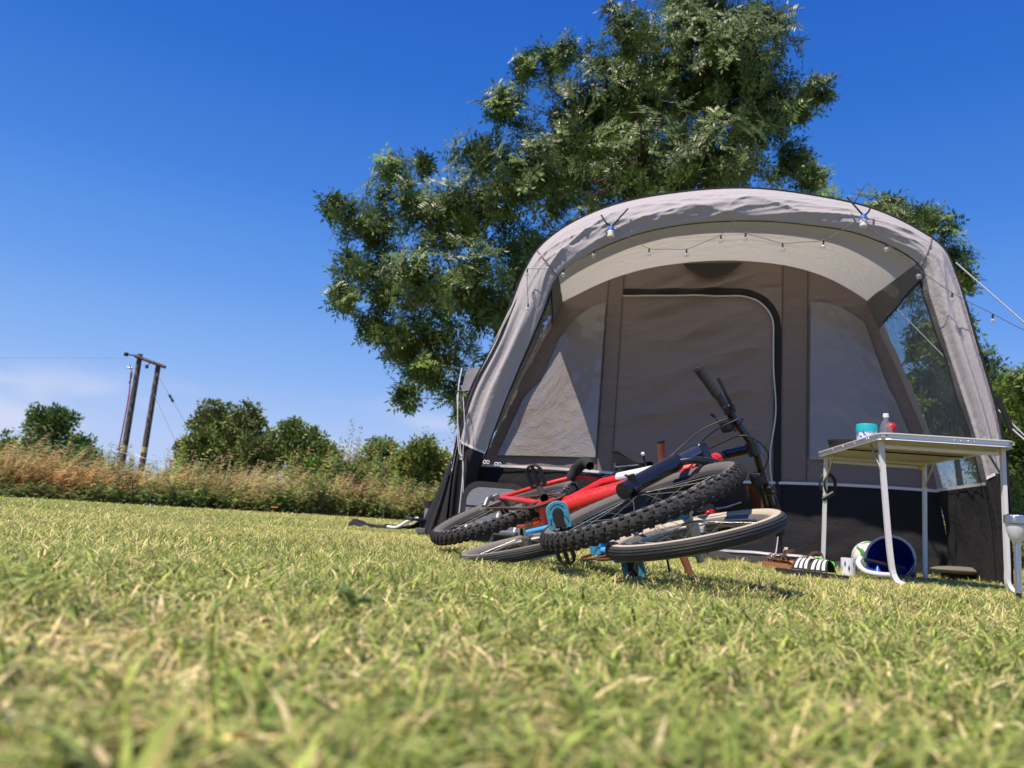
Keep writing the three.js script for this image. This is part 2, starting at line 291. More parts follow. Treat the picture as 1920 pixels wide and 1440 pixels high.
part('mud_wall', sheet((a, b) => { const y = lerp(0, LINE, b), s = lerp(wallLeft(y), wallRight(y), a); return wallPoint(s, y, .012 * noise(s * 5, y * 3, 2)); }, 150, 20), M.blackCloth, tent);
part('white_piping', sheet((a, b) => { const s = lerp(-.24, 3.21, a); return wallPoint(s, LINE + (b - .5) * .02 + .012 * Math.sin(a * 9), .02); }, 150, 1), M.whiteTape, tent);
part('hem_piping', sheet((a, b) => wallPoint(lerp(.6, 2.45, a), .075 + (b - .5) * .016 + .012 * noise(a * 7, 2), .05), 60, 1), M.whiteTape, tent);
// door, with its black zip flap and white zip line round the top right corner
const R0 = .34, doorEdge = (inset) => { const P = [], r = R0 - inset, x1 = DR - inset, y1 = 2.13 - inset; P.push([DL, y1]); for (let k = 0; k <= 10; k++) P.push([lerp(DL, x1 - r, (k + 1) / 11), y1]); for (let k = 1; k <= 12; k++) { const g = Math.PI / 2 * (1 - k / 12); P.push([x1 - r + r * Math.cos(g), y1 - r + r * Math.sin(g)]); } for (let k = 1; k <= 22; k++) P.push([x1 + .02 * k / 22, lerp(y1 - r, .06, k / 22)]); return P; };
panel('door_panel', DL, DR, LINE, 2.13, M.wallCloth, 90, 130, .002, 'slack brown fabric door zipped shut');
{ const a = doorEdge(0), b = doorEdge(ZW), c = doorEdge(ZW + .004), d = doorEdge(ZW + .014), n = a.length - 1;
  const rib = (A, B, out) => sheet((u, v) => { const k = Math.min(u * n, n - 1e-4), i = Math.floor(k), f = k - i, p = [lerp(A[i][0], A[i + 1][0], f), lerp(A[i][1], A[i + 1][1], f)], q = [lerp(B[i][0], B[i + 1][0], f), lerp(B[i][1], B[i + 1][1], f)]; const s = lerp(p[0], q[0], v), y = lerp(p[1], q[1], v); return wallPoint(s, y, out + .006 * Math.sin(v * Math.PI)); }, 120, 4);
  part('zip_flap', rib(a, b, .016), M.blackBand, tent, 'black zip flap round the door');
  const line = c.map((p, i) => { const y = d[i][1], w = sstep(1.6 - y, 0, .8) * .03; return wallPoint(p[0] + w * (.35 + Math.sin(y * 6.2)) , y, .03); });
  part('zip_line', tube(line, .0055, 200, 5), M.whiteTape, tent); }
panel('corner_panel', () => 1.8, DR, (s) => (s > DR - R0 ? 2.13 - R0 + Math.sqrt(Math.max(0, R0 * R0 - (s - DR + R0) ** 2)) : 2.13), 2.131, M.wallCloth, 24, 4, .02);
for (const s of [.775, .9, 2.155, 2.34]) part('stitched_seam', sheet((a, b) => { const y = lerp(LINE, topY(s) - .01, a); return wallPoint(s + (b - .5) * .007, y, .0075); }, 90, 1), mat([.11, .088, .08], { roughness: 1 }), tent);
// half-moon vent above the door
{ const sh = new THREE.Shape(); sh.moveTo(-.235, 0); sh.quadraticCurveTo(-.12, -.115, 0, -.12); sh.quadraticCurveTo(.12, -.115, .235, 0); sh.closePath();
  part('vent', new THREE.ExtrudeGeometry(sh, { depth: .006, bevelEnabled: false, curveSegments: 16 }).translate(1.61, 2.335, -WALL(2.3) + .03), mat([.045, .043, .043], { roughness: .9 }), tent, 'black half-moon mesh vent'); }
// clear plastic windows either side of the door, grey blinds zipped up behind them
const winTopL = (s) => Math.min(topY(s) - .17, 2.0 - Math.pow(clamp((.77 - s) / .5, 0, 1), 2) * .55);
panel('window_film', (y) => wallLeft(y) + .1, .765, (s) => .69 + .03 * s, winTopL, M.filmOnBlind, 40, 90, .016, 'wrinkled clear window left of the door');
const winTopR = (s) => Math.min(topY(s) - .12, 2.0 - Math.pow(clamp((s - 2.4) / .5, 0, 1), 2) * .35);
panel('window_film', 2.36, (y) => wallRight(y) - .1, .78, winTopR, M.filmOnBlind, 40, 90, .016, 'wrinkled clear window right of the door');
part('window_stitching', sheet((a, b) => wallPoint(lerp(.02, .6, a), .735 - .02 * a + (b - .5) * .007, .024), 40, 1), M.whiteTape, tent);

// porch wings: from the arch legs back to the ends of the wall, clear window in each, black below
function wing(side) {
  const inner = side < 0 ? archIn : (f) => archIn(1 - f), edge = side < 0 ? wallLeft : wallRight, topA = side < 0 ? archIn(ceilA).y : archIn(ceilB).y, endW = wallTop(side < 0 ? .05 : .95);
  const inS = (y) => { let lo = 0, hi = .5; for (let k = 0; k < 22; k++) { const m = (lo + hi) / 2; if (inner(m).y < y) lo = m; else hi = m; } return inner(lo).x; };
  const P = (q, h, out = 0) => {                          // q 0 arch .. 1 wall, h 0 ground .. 1 top
    const yA = h * topA, yW = h * endW.y, y = lerp(yA, yW, q) + (h > .999 ? .006 : 0), s = lerp(inS(yA), lerp(edge(yW), endW.x, Math.pow(h, 12)), q);
    return T(s + side * (.012 * noise(q * 3, h * 8, side) - out), y, lerp(.03, WALL(yW), q));
  };
  const hTop = (q) => lerp(.955, .885, q), hLow = .60 / 2, q0 = .08, q1 = .86;
  part('wing_panel', sheet((a, b) => P(a, lerp(hTop(a), 1, b)), 24, 6), M.greyCloth, tent);
  part('wing_frame', sheet((a, b) => P(lerp(0, q0, a), lerp(hLow, hTop(a * q0), b)), 3, 40), M.greyCloth, tent);
  part('wing_frame', sheet((a, b) => P(lerp(q1, 1, a), lerp(hLow, hTop(lerp(q1, 1, a)), b)), 8, 80), M.sideCloth, tent);
  part('wing_window', sheet((a, b) => { const q = lerp(q0, q1, a); return P(q, lerp(hLow, hTop(q), b), .004 * noise(q * 8 + b * 9, b * 4, 6)); }, 50, 80), side < 0 ? M.film : M.filmTint, tent, side < 0 ? 'clear side window of the porch, seen edge on' : 'large clear side window of the porch');
  part('wing_skirt', sheet((a, b) => P(a, lerp(0, hLow, b), .012 * noise(a * 9, b * 2, 3)), 40, 12), M.blackCloth, tent);
  part('white_piping', sheet((a, b) => P(a, hLow + (b - .5) * .009, .008), 30, 1), M.whiteTape, tent);
  part('window_piping', tube(Array.from({ length: 30 }, (_, i) => P(lerp(q0, q1, i / 29), hTop(lerp(q0, q1, i / 29)), .004)), .006, 60, 5), M.blackBand, tent);
  part('window_piping', tube(Array.from({ length: 30 }, (_, i) => P(q0, lerp(0, hTop(q0), i / 29), .004)), .007, 60, 5), M.blackBand, tent);
}
wing(-1); wing(1);
// slack ends of the skirt: black cloth on the grass before the door, mud flap thrown out at the left corner
part('ground_flap', sheet((a, b) => { const s = lerp(.7, 2.75, a), t = lerp(.9, .62, b); return T(s, .012 + .05 * Math.abs(noise(s * 3, b * 2, 5)) + .035 * (1 - b) , t + .05 * noise(s * 2, 1, 1)); }, 90, 14), mat([.034, .033, .036], { roughness: .9, bumpMap: creaseTex, bumpScale: .02 }), tent, 'rumpled black ground flap');
part('groundsheet', bx(3.4, .008, 1.5, 1.5, .006, -1.7), M.blackCloth, tent);
part('mud_flap', sheet((a, b) => { const x = lerp(-.42, -.98, a), z = -.47 + .16 * a + (b - .5) * lerp(.3, .16, a); return V(x, .03 + .09 * Math.pow(1 - a, 6) + .05 * Math.pow(a, 8) * (1 - b) + .03 * Math.abs(noise(a * 6, b * 3, 2)) + .02 * Math.sin(b * 3.1), z); }, 60, 10), M.blackCloth, tent, 'black mud flap curling on the grass');
part('flap_tape', tube([V(-.66, .05, -.25), V(-.58, .05, -.24), V(-.53, .1, -.32), V(-.46, .13, -.36)], .012, 20, 5), M.whiteTape, tent);
// beam cover, straps and guy points
part('guy_patch', sheet((a, b) => V(lerp(-.0, -.085, b) - .03 * a * b, lerp(1.27, 1.1, a) - .03 * b, -.14 + .04 * b), 6, 4), M.sideCloth, tent);
part('guy_tab', bx(.022, .085, .02, -.085, .99, -.1), M.blackBand, tent);
part('guy_tab', new THREE.BoxGeometry(.03, .24, .012).rotateZ(.35).translate(3.40, 1.02, -.06), M.blackBand, tent);
for (const [s, y] of [[.0, .535], [.085, .525]]) for (const k of [-1, 1]) part('eyelet', new THREE.TorusGeometry(.011, .0035, 6, 14).translate(.16 + s + k * .012, y + .02, -.0), M.whiteTape, tent);

// ---------------------------------------------------------------- trees, hedge, weeds, poles
// a spray of leaves: compound (ash) or plain, pointing up +y, drooping outwards
function leafQuad(P, C, base, dir, side, len, wid, col) {
  const tip = base.clone().addScaledVector(dir, len), mid = base.clone().addScaledVector(dir, len * .45), nrm = dir.clone().cross(side).multiplyScalar(wid * .22);
  const a = mid.clone().addScaledVector(side, wid / 2).add(nrm), b = mid.clone().addScaledVector(side, -wid / 2).add(nrm);
  for (const [p, q, s] of [[base, mid, a], [mid, tip, a], [base, b, mid], [b, tip, mid]]) for (const k of [p, q, s]) { P.push(k.x, k.y, k.z); C.push(...col); }
}
function sprayGeo(seed, kind) {
  const r = rng(seed), P = [], C = [], n = kind === 'ash' ? 4 : 12;
  for (let i = 0; i < n; i++) {
    const az = i / n * 6.283 + r() * .9, tilt = .5 + r() * .75, out = V(Math.cos(az) * Math.sin(tilt), Math.cos(tilt) - .1, Math.sin(az) * Math.sin(tilt)).normalize();
    const sd = out.clone().cross(UPY).normalize(), s = .75 + .5 * r();
    const col = [.15 * s, .225 * s * (1 + .12 * r()), .05 * s];
    if (kind === 'ash') {
      const L = .17 + .1 * r();
      for (let k = 0; k <= 4; k++) {
        const f = (k + .6) / 5, base = out.clone().multiplyScalar(L * f); base.y -= .09 * f * f;
        for (const g of k === 4 ? [0] : [-1, 1]) { const d = g ? sd.clone().multiplyScalar(g).addScaledVector(out, .55).add(V(0, -.35 * f - .1 - .25 * r(), 0)).normalize() : out.clone().add(V(0, -.5, 0)).normalize(); const side = d.clone().cross(V(.2 * (r() - .5), 1, .2 * (r() - .5))).normalize(); leafQuad(P, C, base, d, side, .098 * (.8 + .4 * r()), .034, col); }
      }
    } else { const base = out.clone().multiplyScalar(.12 * r()); leafQuad(P, C, base, out, sd.applyAxisAngle(out, r() * 3), .11 * (.7 + .6 * r()), .062, col); }
  }
  const g = new THREE.BufferGeometry(); g.setAttribute('position', new THREE.Float32BufferAttribute(P, 3)); g.setAttribute('color', new THREE.Float32BufferAttribute(C, 3)); g.setAttribute('uv', new THREE.BufferAttribute(new Float32Array(P.length / 3 * 2), 2)); g.computeVertexNormals(); return g;
}
const leafMat = leafy({ roughness: .42, transmission: .36, specularIntensity: .8 }), farLeafMat = leafy({ roughness: .5, transmission: .3 });
const barkTex = tex(128, 256, (x, y, u, v) => { const n = .5 + .5 * tnoise(u, v, 12, 4) + .5 * tnoise(u * 3 % 1, v, 20, 6); return [.5 * n + .14, .45 * n + .12, .36 * n + .1]; }, true, [3, 2]);
const barkMat = mat([1, 1, 1], { map: barkTex, bumpMap: barkTex, bumpScale: .02, roughness: .95 });
const sprays = { ash: [sprayGeo(1, 'ash'), sprayGeo(2, 'ash'), sprayGeo(3, 'ash')], plain: [sprayGeo(5, 'plain'), sprayGeo(6, 'plain')] };
function tree(name, label, category, base, stems, lobes, o) {
  const R = rng(o.seed), g = thing(name, label, category, [base[0], ground(base[0], base[2]), base[2]], 0, o.group), y0 = g.position.y;
  const loc = (l) => V(l[0] - base[0], l[1] - y0, l[2] - base[2]);
  const nodes = [], trunk = [];
  stems.forEach(([x, y, z, r0, r1]) => { const top = V(x - base[0], y - y0, z - base[2]), foot = V((x - base[0]) * .12, -.1, (z - base[2]) * .12), pts = [foot]; for (let k = 1; k <= 4; k++) pts.push(foot.clone().lerp(top, k / 4).add(V((R() - .5) * .12 * o.wob, 0, (R() - .5) * .12 * o.wob).multiplyScalar(k < 4 ? 1 : 0))); trunk.push(limb(pts, [r0, lerp(r0, r1, .5), r1], 14, 9)); for (let k = 1; k <= 4; k++) nodes.push({ p: pts[k], r: lerp(r0, r1, k / 4) }); });
  part('trunk', trunk, barkMat, g);
  const order = lobes.map((l) => ({ c: loc(l), r: l[3] })).sort((a, b) => a.c.distanceTo(nodes[nodes.length - 1].p) - b.c.distanceTo(nodes[nodes.length - 1].p));
  const sp = []; const twigs = [];
  for (const l of order) {
    let best = nodes[0], bd = 1e9; for (const n of nodes) { const d = n.p.distanceTo(l.c) + (n.p.y > l.c.y + .3 ? .5 : 0); if (d < bd) { bd = d; best = n; } }
    const mid = best.p.clone().lerp(l.c, .5).add(V((R() - .5) * .3 * l.r, .12 * bd * (R() - .2), (R() - .5) * .3 * l.r)), rr = Math.min(best.r * .75, .03 + .035 * l.r) * o.wood;
    part('branch', limb([best.p, mid, l.c], [rr, rr * .8, rr * .55], 7, 6), barkMat, g); nodes.push({ p: l.c, r: rr * .7 }, { p: mid, r: rr * .8 });
    const nt = Math.ceil(o.twigs * l.r * l.r + 6);
    for (let k = 0; k < nt; k++) {
      const d = V(R() * 2 - 1, R() * 2 - 1, R() * 2 - 1); if (d.lengthSq() > 1 || d.lengthSq() < .02) { k--; continue; } d.normalize(); d.y = d.y * .9 + .1;
      const reach = l.r * (.45 + .72 * Math.pow(R(), .6)), start = l.c.clone().lerp(k % 3 ? l.c : mid, R() * .5), end = l.c.clone().addScaledVector(d, reach), q = start.clone().lerp(end, .5).add(V(0, .12 * l.r * (R() - .3), 0));
      if (k % o.twigEvery === 0) twigs.push(limb([start, q, end], [rr * .36 + .006, rr * .25 + .005, .004], 4, 4));
      const ns = o.perTwig; for (let s = 0; s < ns; s++) { const f = 1 - Math.pow(R(), 1.5) * .65, p = start.clone().lerp(q, Math.min(1, f * 2)).lerp(end, Math.max(0, f * 2 - 1)); p.add(V(R() - .5, R() - .5, R() - .5).multiplyScalar(.36 * l.r + .1)); sp.push([p, d.clone().add(V((R() - .5) * 1.2, .5 * R(), (R() - .5) * 1.2)).normalize(), R(), R()]); }
    }
  }
  if (twigs.length) { const t = part('twig', twigs, barkMat, g); t.userData.kind = 'stuff'; }
  const kinds = sprays[o.leaf], im = kinds.map((k, i) => { const n = sp.filter((_, j) => j % kinds.length === i).length, m = new THREE.InstancedMesh(k, o.leaf === 'ash' ? leafMat : farLeafMat, n); m.name = 'crown'; m.userData.kind = 'stuff'; m.castShadow = m.receiveShadow = true; g.add(m); return m; });
  const mm = new THREE.Matrix4(), q = new THREE.Quaternion(), q2 = new THREE.Quaternion(), c = new THREE.Color();
  sp.forEach(([p, d, a, b], j) => { const i = j % kinds.length, n = Math.floor(j / kinds.length); q.setFromUnitVectors(UPY, d).multiply(q2.setFromAxisAngle(UPY, a * 6.283)); const s = o.size * (.7 + .6 * b); im[i].setMatrixAt(n, mm.compose(p, q, V(s, s, s))); const k = .65 + .75 * a, y = b > .94 ? 1.5 : 1; im[i].setColorAt(n, c.setRGB(o.tint[0] * k * y * 1.05, o.tint[1] * k * y, o.tint[2] * k)); });
  return g;
}

tree('ash_tree', 'tall spreading ash tree towering behind the tent', 'tree', [2.3, 0, -13.2], [[1.85, 4.6, -13.3, .17, .10], [2.75, 5.4, -13.2, .19, .11], [3.3, 5.0, -12.8, .13, .08], [.9, 3.6, -13.2, .12, .08]],
  [[-.02,3.5,-13.4,.5],[.35,3.9,-13.2,.5],[-.2,2.8,-13.3,.45],[.15,3.1,-13.1,.45],[.4,2.4,-13.4,.5],[-.1,2.0,-13.2,.35],[2.86,8.34,-13.13,1.33],[1.78,7.95,-13.54,1.24],[3.44,8.29,-12.46,1.01],[3.97,7.54,-13.03,0.93],[1.05,7.61,-14.02,1.14],[0.6,6.7,-14.03,1.04],[-0.1,5.8,-12.03,0.77],[1.85,5.97,-12.24,1.08],[2.89,6.06,-11.83,0.92],[3.96,9.37,-12.85,0.43],[1.48,8.27,-11.78,0.49],[2.76,9.46,-12.89,0.83],[4.81,8.18,-13.39,0.43],[4.87,7.88,-12.42,0.22],[4.85,7.1,-13.46,0.33],[-0.16,8.36,-13.24,0.32],[-0.39,6.76,-11.76,0.36],[0.51,8.58,-13.15,0.36],[-0.75,5.16,-12.37,0.71],[-1.4,5.17,-12.78,0.73],[-2.19,5.3,-12.44,0.44],[-2.79,5.04,-13.5,0.57],[-3.15,5.2,-12.85,0.23],[-2.82,3.97,-12.11,0.26],[-2.95,3.72,-13.12,0.23],[-2.45,4.24,-13.73,0.61],[-1.52,3.84,-12.5,0.72],[-0.81,3.83,-12.28,0.66],[-0.35,3.45,-12.71,0.43],[-2.01,3.28,-14.13,0.59],[-1.24,3.37,-14.24,0.6],[-2.5,3.37,-13.45,0.36],[-0.96,2.56,-14.05,0.36],[-1.63,2.67,-13.9,0.3],[-1.71,2.03,-12.68,0.15],[-0.65,1.75,-11.94,0.18],[-2.51,6.2,-13.4,0.24],[-1.96,6.23,-13.15,0.2],[-0.94,6.22,-12.64,0.34],[6.21,5.51,-12.29,0.4],[7.0,5.71,-12.76,0.31],[7.4,5.18,-12.92,0.3],[6.09,5.74,-12.4,0.22],[4.81,6.27,-12.46,0.2],[7.52,4.8,-12.89,0.14],[1.68,5.27,-13.94,1.13],[3.47,5.36,-13.22,1.16],[5.13,5.11,-12.44,0.93],[5.92,4.43,-12.42,0.76],[0.19,4.67,-12.88,0.78]],
  { seed: 5, wob: 1.6, wood: 1, twigs: 58, twigEvery: 1, perTwig: 3, leaf: 'ash', size: 1.0, tint: [1, 1, 1] });
tree('hedgerow_tree', 'green leafy tree at the right edge behind the tent', 'tree', [9.2, 0, -15.4], [[9.3, 1.8, -15.4, .12, .07], [8.7, 2.2, -15.2, .09, .05]],
  [[10.12,3.55,-15.93,0.43],[9.99,2.77,-15.09,0.51],[9.98,2.22,-15.95,0.54],[10.28,1.78,-15.43,0.63],[9.71,1.11,-15.4,0.52],[9.88,3.49,-14.43,0.49],[9.26,3.94,-15.95,0.65],[7.75,4.04,-14.01,0.47],[8.7,2.6,-14.51,0.59],[8.0,3.0,-14.87,0.6],[11.02,2.37,-15.56,0.84]],
  { seed: 8, wob: 1, wood: 1, twigs: 80, twigEvery: 3, perTwig: 5, leaf: 'ash', size: 1.15, tint: [1.05, 1.05, .9] });
tree('hedgerow_tree', 'dark wind-bent tree at far left with sparse crown', 'tree', [-14.6, 0, -25.8], [[-14.7, 1.5, -25.8, .09, .05]], [[-14.58,2.23,-25.17,0.48],[-16.02,2.09,-27.11,0.4],[-14.05,2.26,-25.12,0.34],[-16.42,2.35,-27.26,0.26],[-14.74,1.61,-25.97,0.53],[-14.15,1.61,-26.34,0.39],[-15.59,1.27,-26.8,0.58],[-15.87,1.27,-26.06,0.49],[-13.87,0.94,-25.39,0.6],[-15.75,1.1,-25.06,0.37],[-12.97,1.12,-24.74,0.37],[-15.8,0.7,-26.72,0.54],[-16.33,0.78,-25.82,0.52],[-12.69,0.75,-24.97,0.3],[-17.92,0.93,-27.14,0.73]], { seed: 11, wob: 1, wood: .8, twigs: 150, twigEvery: 6, perTwig: 3, leaf: 'plain', size: 1.0, tint: [.8, .85, .95], group: 'trees in the far hedge' });
tree('hedgerow_tree', 'broad olive-green tree right of the utility poles', 'tree', [-10.3, 0, -29.2], [[-10.3, 1.6, -29.2, .12, .06], [-9.4, 1.7, -28.6, .08, .05]], [[-11.28,2.93,-30.18,0.78],[-9.62,3.05,-28.5,0.58],[-10.31,2.36,-29.96,0.97],[-10.59,1.92,-27.63,0.65],[-8.78,1.89,-27.82,0.75],[-11.78,1.78,-29.29,0.36],[-10.29,1.49,-29.09,0.98],[-11.29,1.2,-28.76,0.58],[-8.54,1.39,-28.51,0.58]], { seed: 12, wob: 1, wood: .8, twigs: 130, twigEvery: 6, perTwig: 4, leaf: 'plain', size: 1.25, tint: [1.2, .95, 1.25], group: 'trees in the far hedge' });
tree('hedgerow_tree', 'smaller rounded tree beside the broad olive-green one', 'tree', [-7.4, 0, -29], [[-7.4, 1.6, -29, .09, .05]], [[-7.6,2.66,-27.98,0.45],[-7.32,2.57,-29.67,0.48],[-6.77,2.04,-28.85,0.59],[-8.03,2.1,-29.54,0.56],[-8.86,2.5,-30.15,0.37],[-6.43,1.99,-29.09,0.35],[-7.33,1.52,-29.0,0.67]], { seed: 13, wob: 1, wood: .8, twigs: 130, twigEvery: 6, perTwig: 4, leaf: 'plain', size: 1.15, tint: [1.2, 1.05, 1.3], group: 'trees in the far hedge' });
tree('hedge_shrub', 'pale green shrub left of the bushy one near the tent', 'shrub', [-4.1, 0, -26.6], [[-4.1, 1.0, -26.6, .06, .04]], [[-4.23,2.16,-26.75,0.43],[-3.86,1.84,-26.94,0.47],[-4.61,1.58,-26.74,0.43],[-4.11,1.23,-26.06,0.53]], { seed: 14, wob: .6, wood: .6, twigs: 190, twigEvery: 8, perTwig: 4, leaf: 'plain', size: 1.0, tint: [1.4, 1.25, 1.5], group: 'shrubs in the far hedge' });
tree('hedge_shrub', 'dense bushy shrub next to the left edge of the tent', 'shrub', [-2.3, 0, -23.6], [[-2.3, .9, -23.6, .06, .04]], [[-2.48,1.97,-23.02,0.44],[-2.24,1.83,-24.0,0.45],[-2.87,1.7,-23.99,0.42],[-1.83,1.57,-23.27,0.38],[-2.27,1.22,-23.28,0.54],[-1.5,1.29,-23.44,0.32]], { seed: 15, wob: .6, wood: .6, twigs: 190, twigEvery: 8, perTwig: 4, leaf: 'plain', size: .95, tint: [1.2, 1.0, 1.05], group: 'shrubs in the far hedge' });
tree('hedge_shrub', 'low dark green shrub under the rounded tree', 'shrub', [-5.2, 0, -23.5], [[-5.2, .5, -23.5, .06, .04]], [[-5.49,1.11,-23.02,0.4],[-4.92,1.13,-24.0,0.42],[-6.17,0.87,-23.99,0.39],[-5.2,0.84,-23.27,0.47],[-4.44,0.97,-23.28,0.35]], { seed: 16, wob: .6, wood: .6, twigs: 210, twigEvery: 8, perTwig: 4, leaf: 'plain', size: .95, tint: [.85, .95, .75], group: 'shrubs in the far hedge' });

// tall weeds and dry grass along the edge of the field, leaning with the wind
{
  const edge = [[-34, -6], [-21, -11], [-14, -14.2], [-10.1, -16.3], [-6.8, -18.6], [-3.8, -20.4], [0, -21.6], [5, -22], [14, -19], [26, -15]];
  const C = new THREE.CatmullRomCurve3(edge.map(([x, z]) => V(x, 0, z)));
  // stems with plumes (grass) or with leaves all the way up (docks, nettles, scrub)
  function weed(seed, n, h, w, cols, lean, plume, leaves = 0, leaf = .08) {
    const r = rng(seed), P = [], K = [];
    for (let i = 0; i < n; i++) {
      const c = cols[Math.floor(r() * cols.length)], s = .65 + .7 * r(), col = c.map((v) => v * s), x = (r() - .5) * .5, z = (r() - .5) * .5, hh = h * (.45 + .65 * r()), dir = (r() - .5) * 1.8 + .15, bend = lean * (.3 + r());
      blade(P, null, K, r, x, z, hh, w * (.7 + .6 * r()), dir, bend, col, .12 * r());
      const on = (f) => V(x + Math.cos(dir) * hh * bend * f * f, hh * f * (1 - .35 * bend * f), z + Math.sin(dir) * hh * bend * f * f);
      if (r() < plume) for (let k = 0; k < 6; k++) leafQuad(P, K, on(1 - .05 * k), V(.55 + .4 * r(), .35 - .4 * r(), r() - .5).normalize(), V(0, r() - .5, 1).normalize(), .09 + .08 * r(), .028, col);
      for (let k = 0; k < leaves; k++) { const a = r() * 6.283, d = V(Math.cos(a), .5 - .9 * r(), Math.sin(a)).normalize(); leafQuad(P, K, on(.12 + .88 * (k + r()) / leaves), d, d.clone().cross(UPY).normalize(), leaf * (.6 + .8 * r()), leaf * .45, col.map((v) => v * (.8 + .5 * r()))); }
    }
    const g = new THREE.BufferGeometry(); g.setAttribute('position', new THREE.Float32BufferAttribute(P, 3)); g.setAttribute('color', new THREE.Float32BufferAttribute(K, 3)); g.setAttribute('uv', new THREE.BufferAttribute(new Float32Array(P.length / 3 * 2), 2)); g.computeVertexNormals(); return g;
  }
  const straw = [[.74, .59, .30], [.68, .50, .24], [.80, .69, .42], [.52, .42, .18]], rust = [[.30, .10, .045], [.42, .17, .07], [.46, .26, .11]], green = [[.25, .33, .08], [.34, .40, .11], [.18, .25, .06], [.44, .44, .15]];
  const sets = [
    ['tall_dry_grass', 'tall straw-coloured grass leaning along the far hedge', [weed(1, 14, 1.15, .020, [...straw, straw[2]], .75, .95), weed(2, 13, 1.3, .019, [...straw, green[3]], .85, .9)], 800, .5, 3.6, (f) => .92 - .05 * f],
    ['dock_weed', 'rusty brown dock stalks among the weeds', [weed(3, 5, .95, .018, rust, .2, .4, 16, .075)], 300, .0, 1.8, (f) => .75 + .25 * f],
    ['green_weed', 'low green nettles and leaves at the foot of the weeds', [weed(4, 9, .5, .012, green, .4, .1, 12, .12), weed(5, 8, .8, .012, [...green, green[1], straw[1]], .35, .4, 14, .10)], 1150, -.3, 1.9, (f) => .6 + .75 * f],
    ['bramble_scrub', 'mixed green scrub behind the dry grass', [weed(6, 12, 1.35, .014, [...green, green[0], green[2], rust[2]], .3, .3, 22, .12)], 1000, 1.4, 6.5, (f) => .75 + .6 * f],
  ];
  sets.forEach(([name, label, geos, n, d0, d1, hs], si) => geos.forEach((geo, gi) => {
    const R = rng(70 + si * 7 + gi), m = new THREE.InstancedMesh(geo, grassMat, n), mm = new THREE.Matrix4(), q = new THREE.Quaternion(), e = new THREE.Euler(), c = new THREE.Color();
    for (let i = 0; i < n; i++) {
      const f = .12 + .74 * R(), p = C.getPointAt(f), t = C.getTangentAt(f), nx = t.z, nz = -t.x, d = lerp(d0, d1, Math.pow(R(), 1.3)), x = p.x + nx * d * Math.sign(-nz * 1) , z = p.z - Math.abs(nz) * d;
      const u = sstep(x, -12, -3), clump = .85 + .7 * noise(x * .9, z * .9, si + gi * 3) + (si === 3 ? .6 * noise(x * .35, z * .35, 21) : 0), s = hs(u) * clump * (.75 + .5 * R());
      e.set((R() - .5) * .25, (R() - .5) * 1.2, (R() - .5) * .25); mm.compose(V(x, ground(x, z) - .02, z), q.setFromEuler(e), V(.9 + .5 * R(), s, .9 + .5 * R())); m.setMatrixAt(i, mm); const b = .7 + .6 * R(), hue = noise(x * .6, z * .6, 40 + si) * .35; m.setColorAt(i, c.setRGB(b * (1 + hue * .5), b * (1 - hue * .25), b * (1 - hue * .5)));
    }
    m.name = numbered(name); m.castShadow = m.receiveShadow = true; tag(m, label + (gi ? ', taller kind' : ''), 'weeds', null, 'stuff'); scene.add(m);
  }));
}
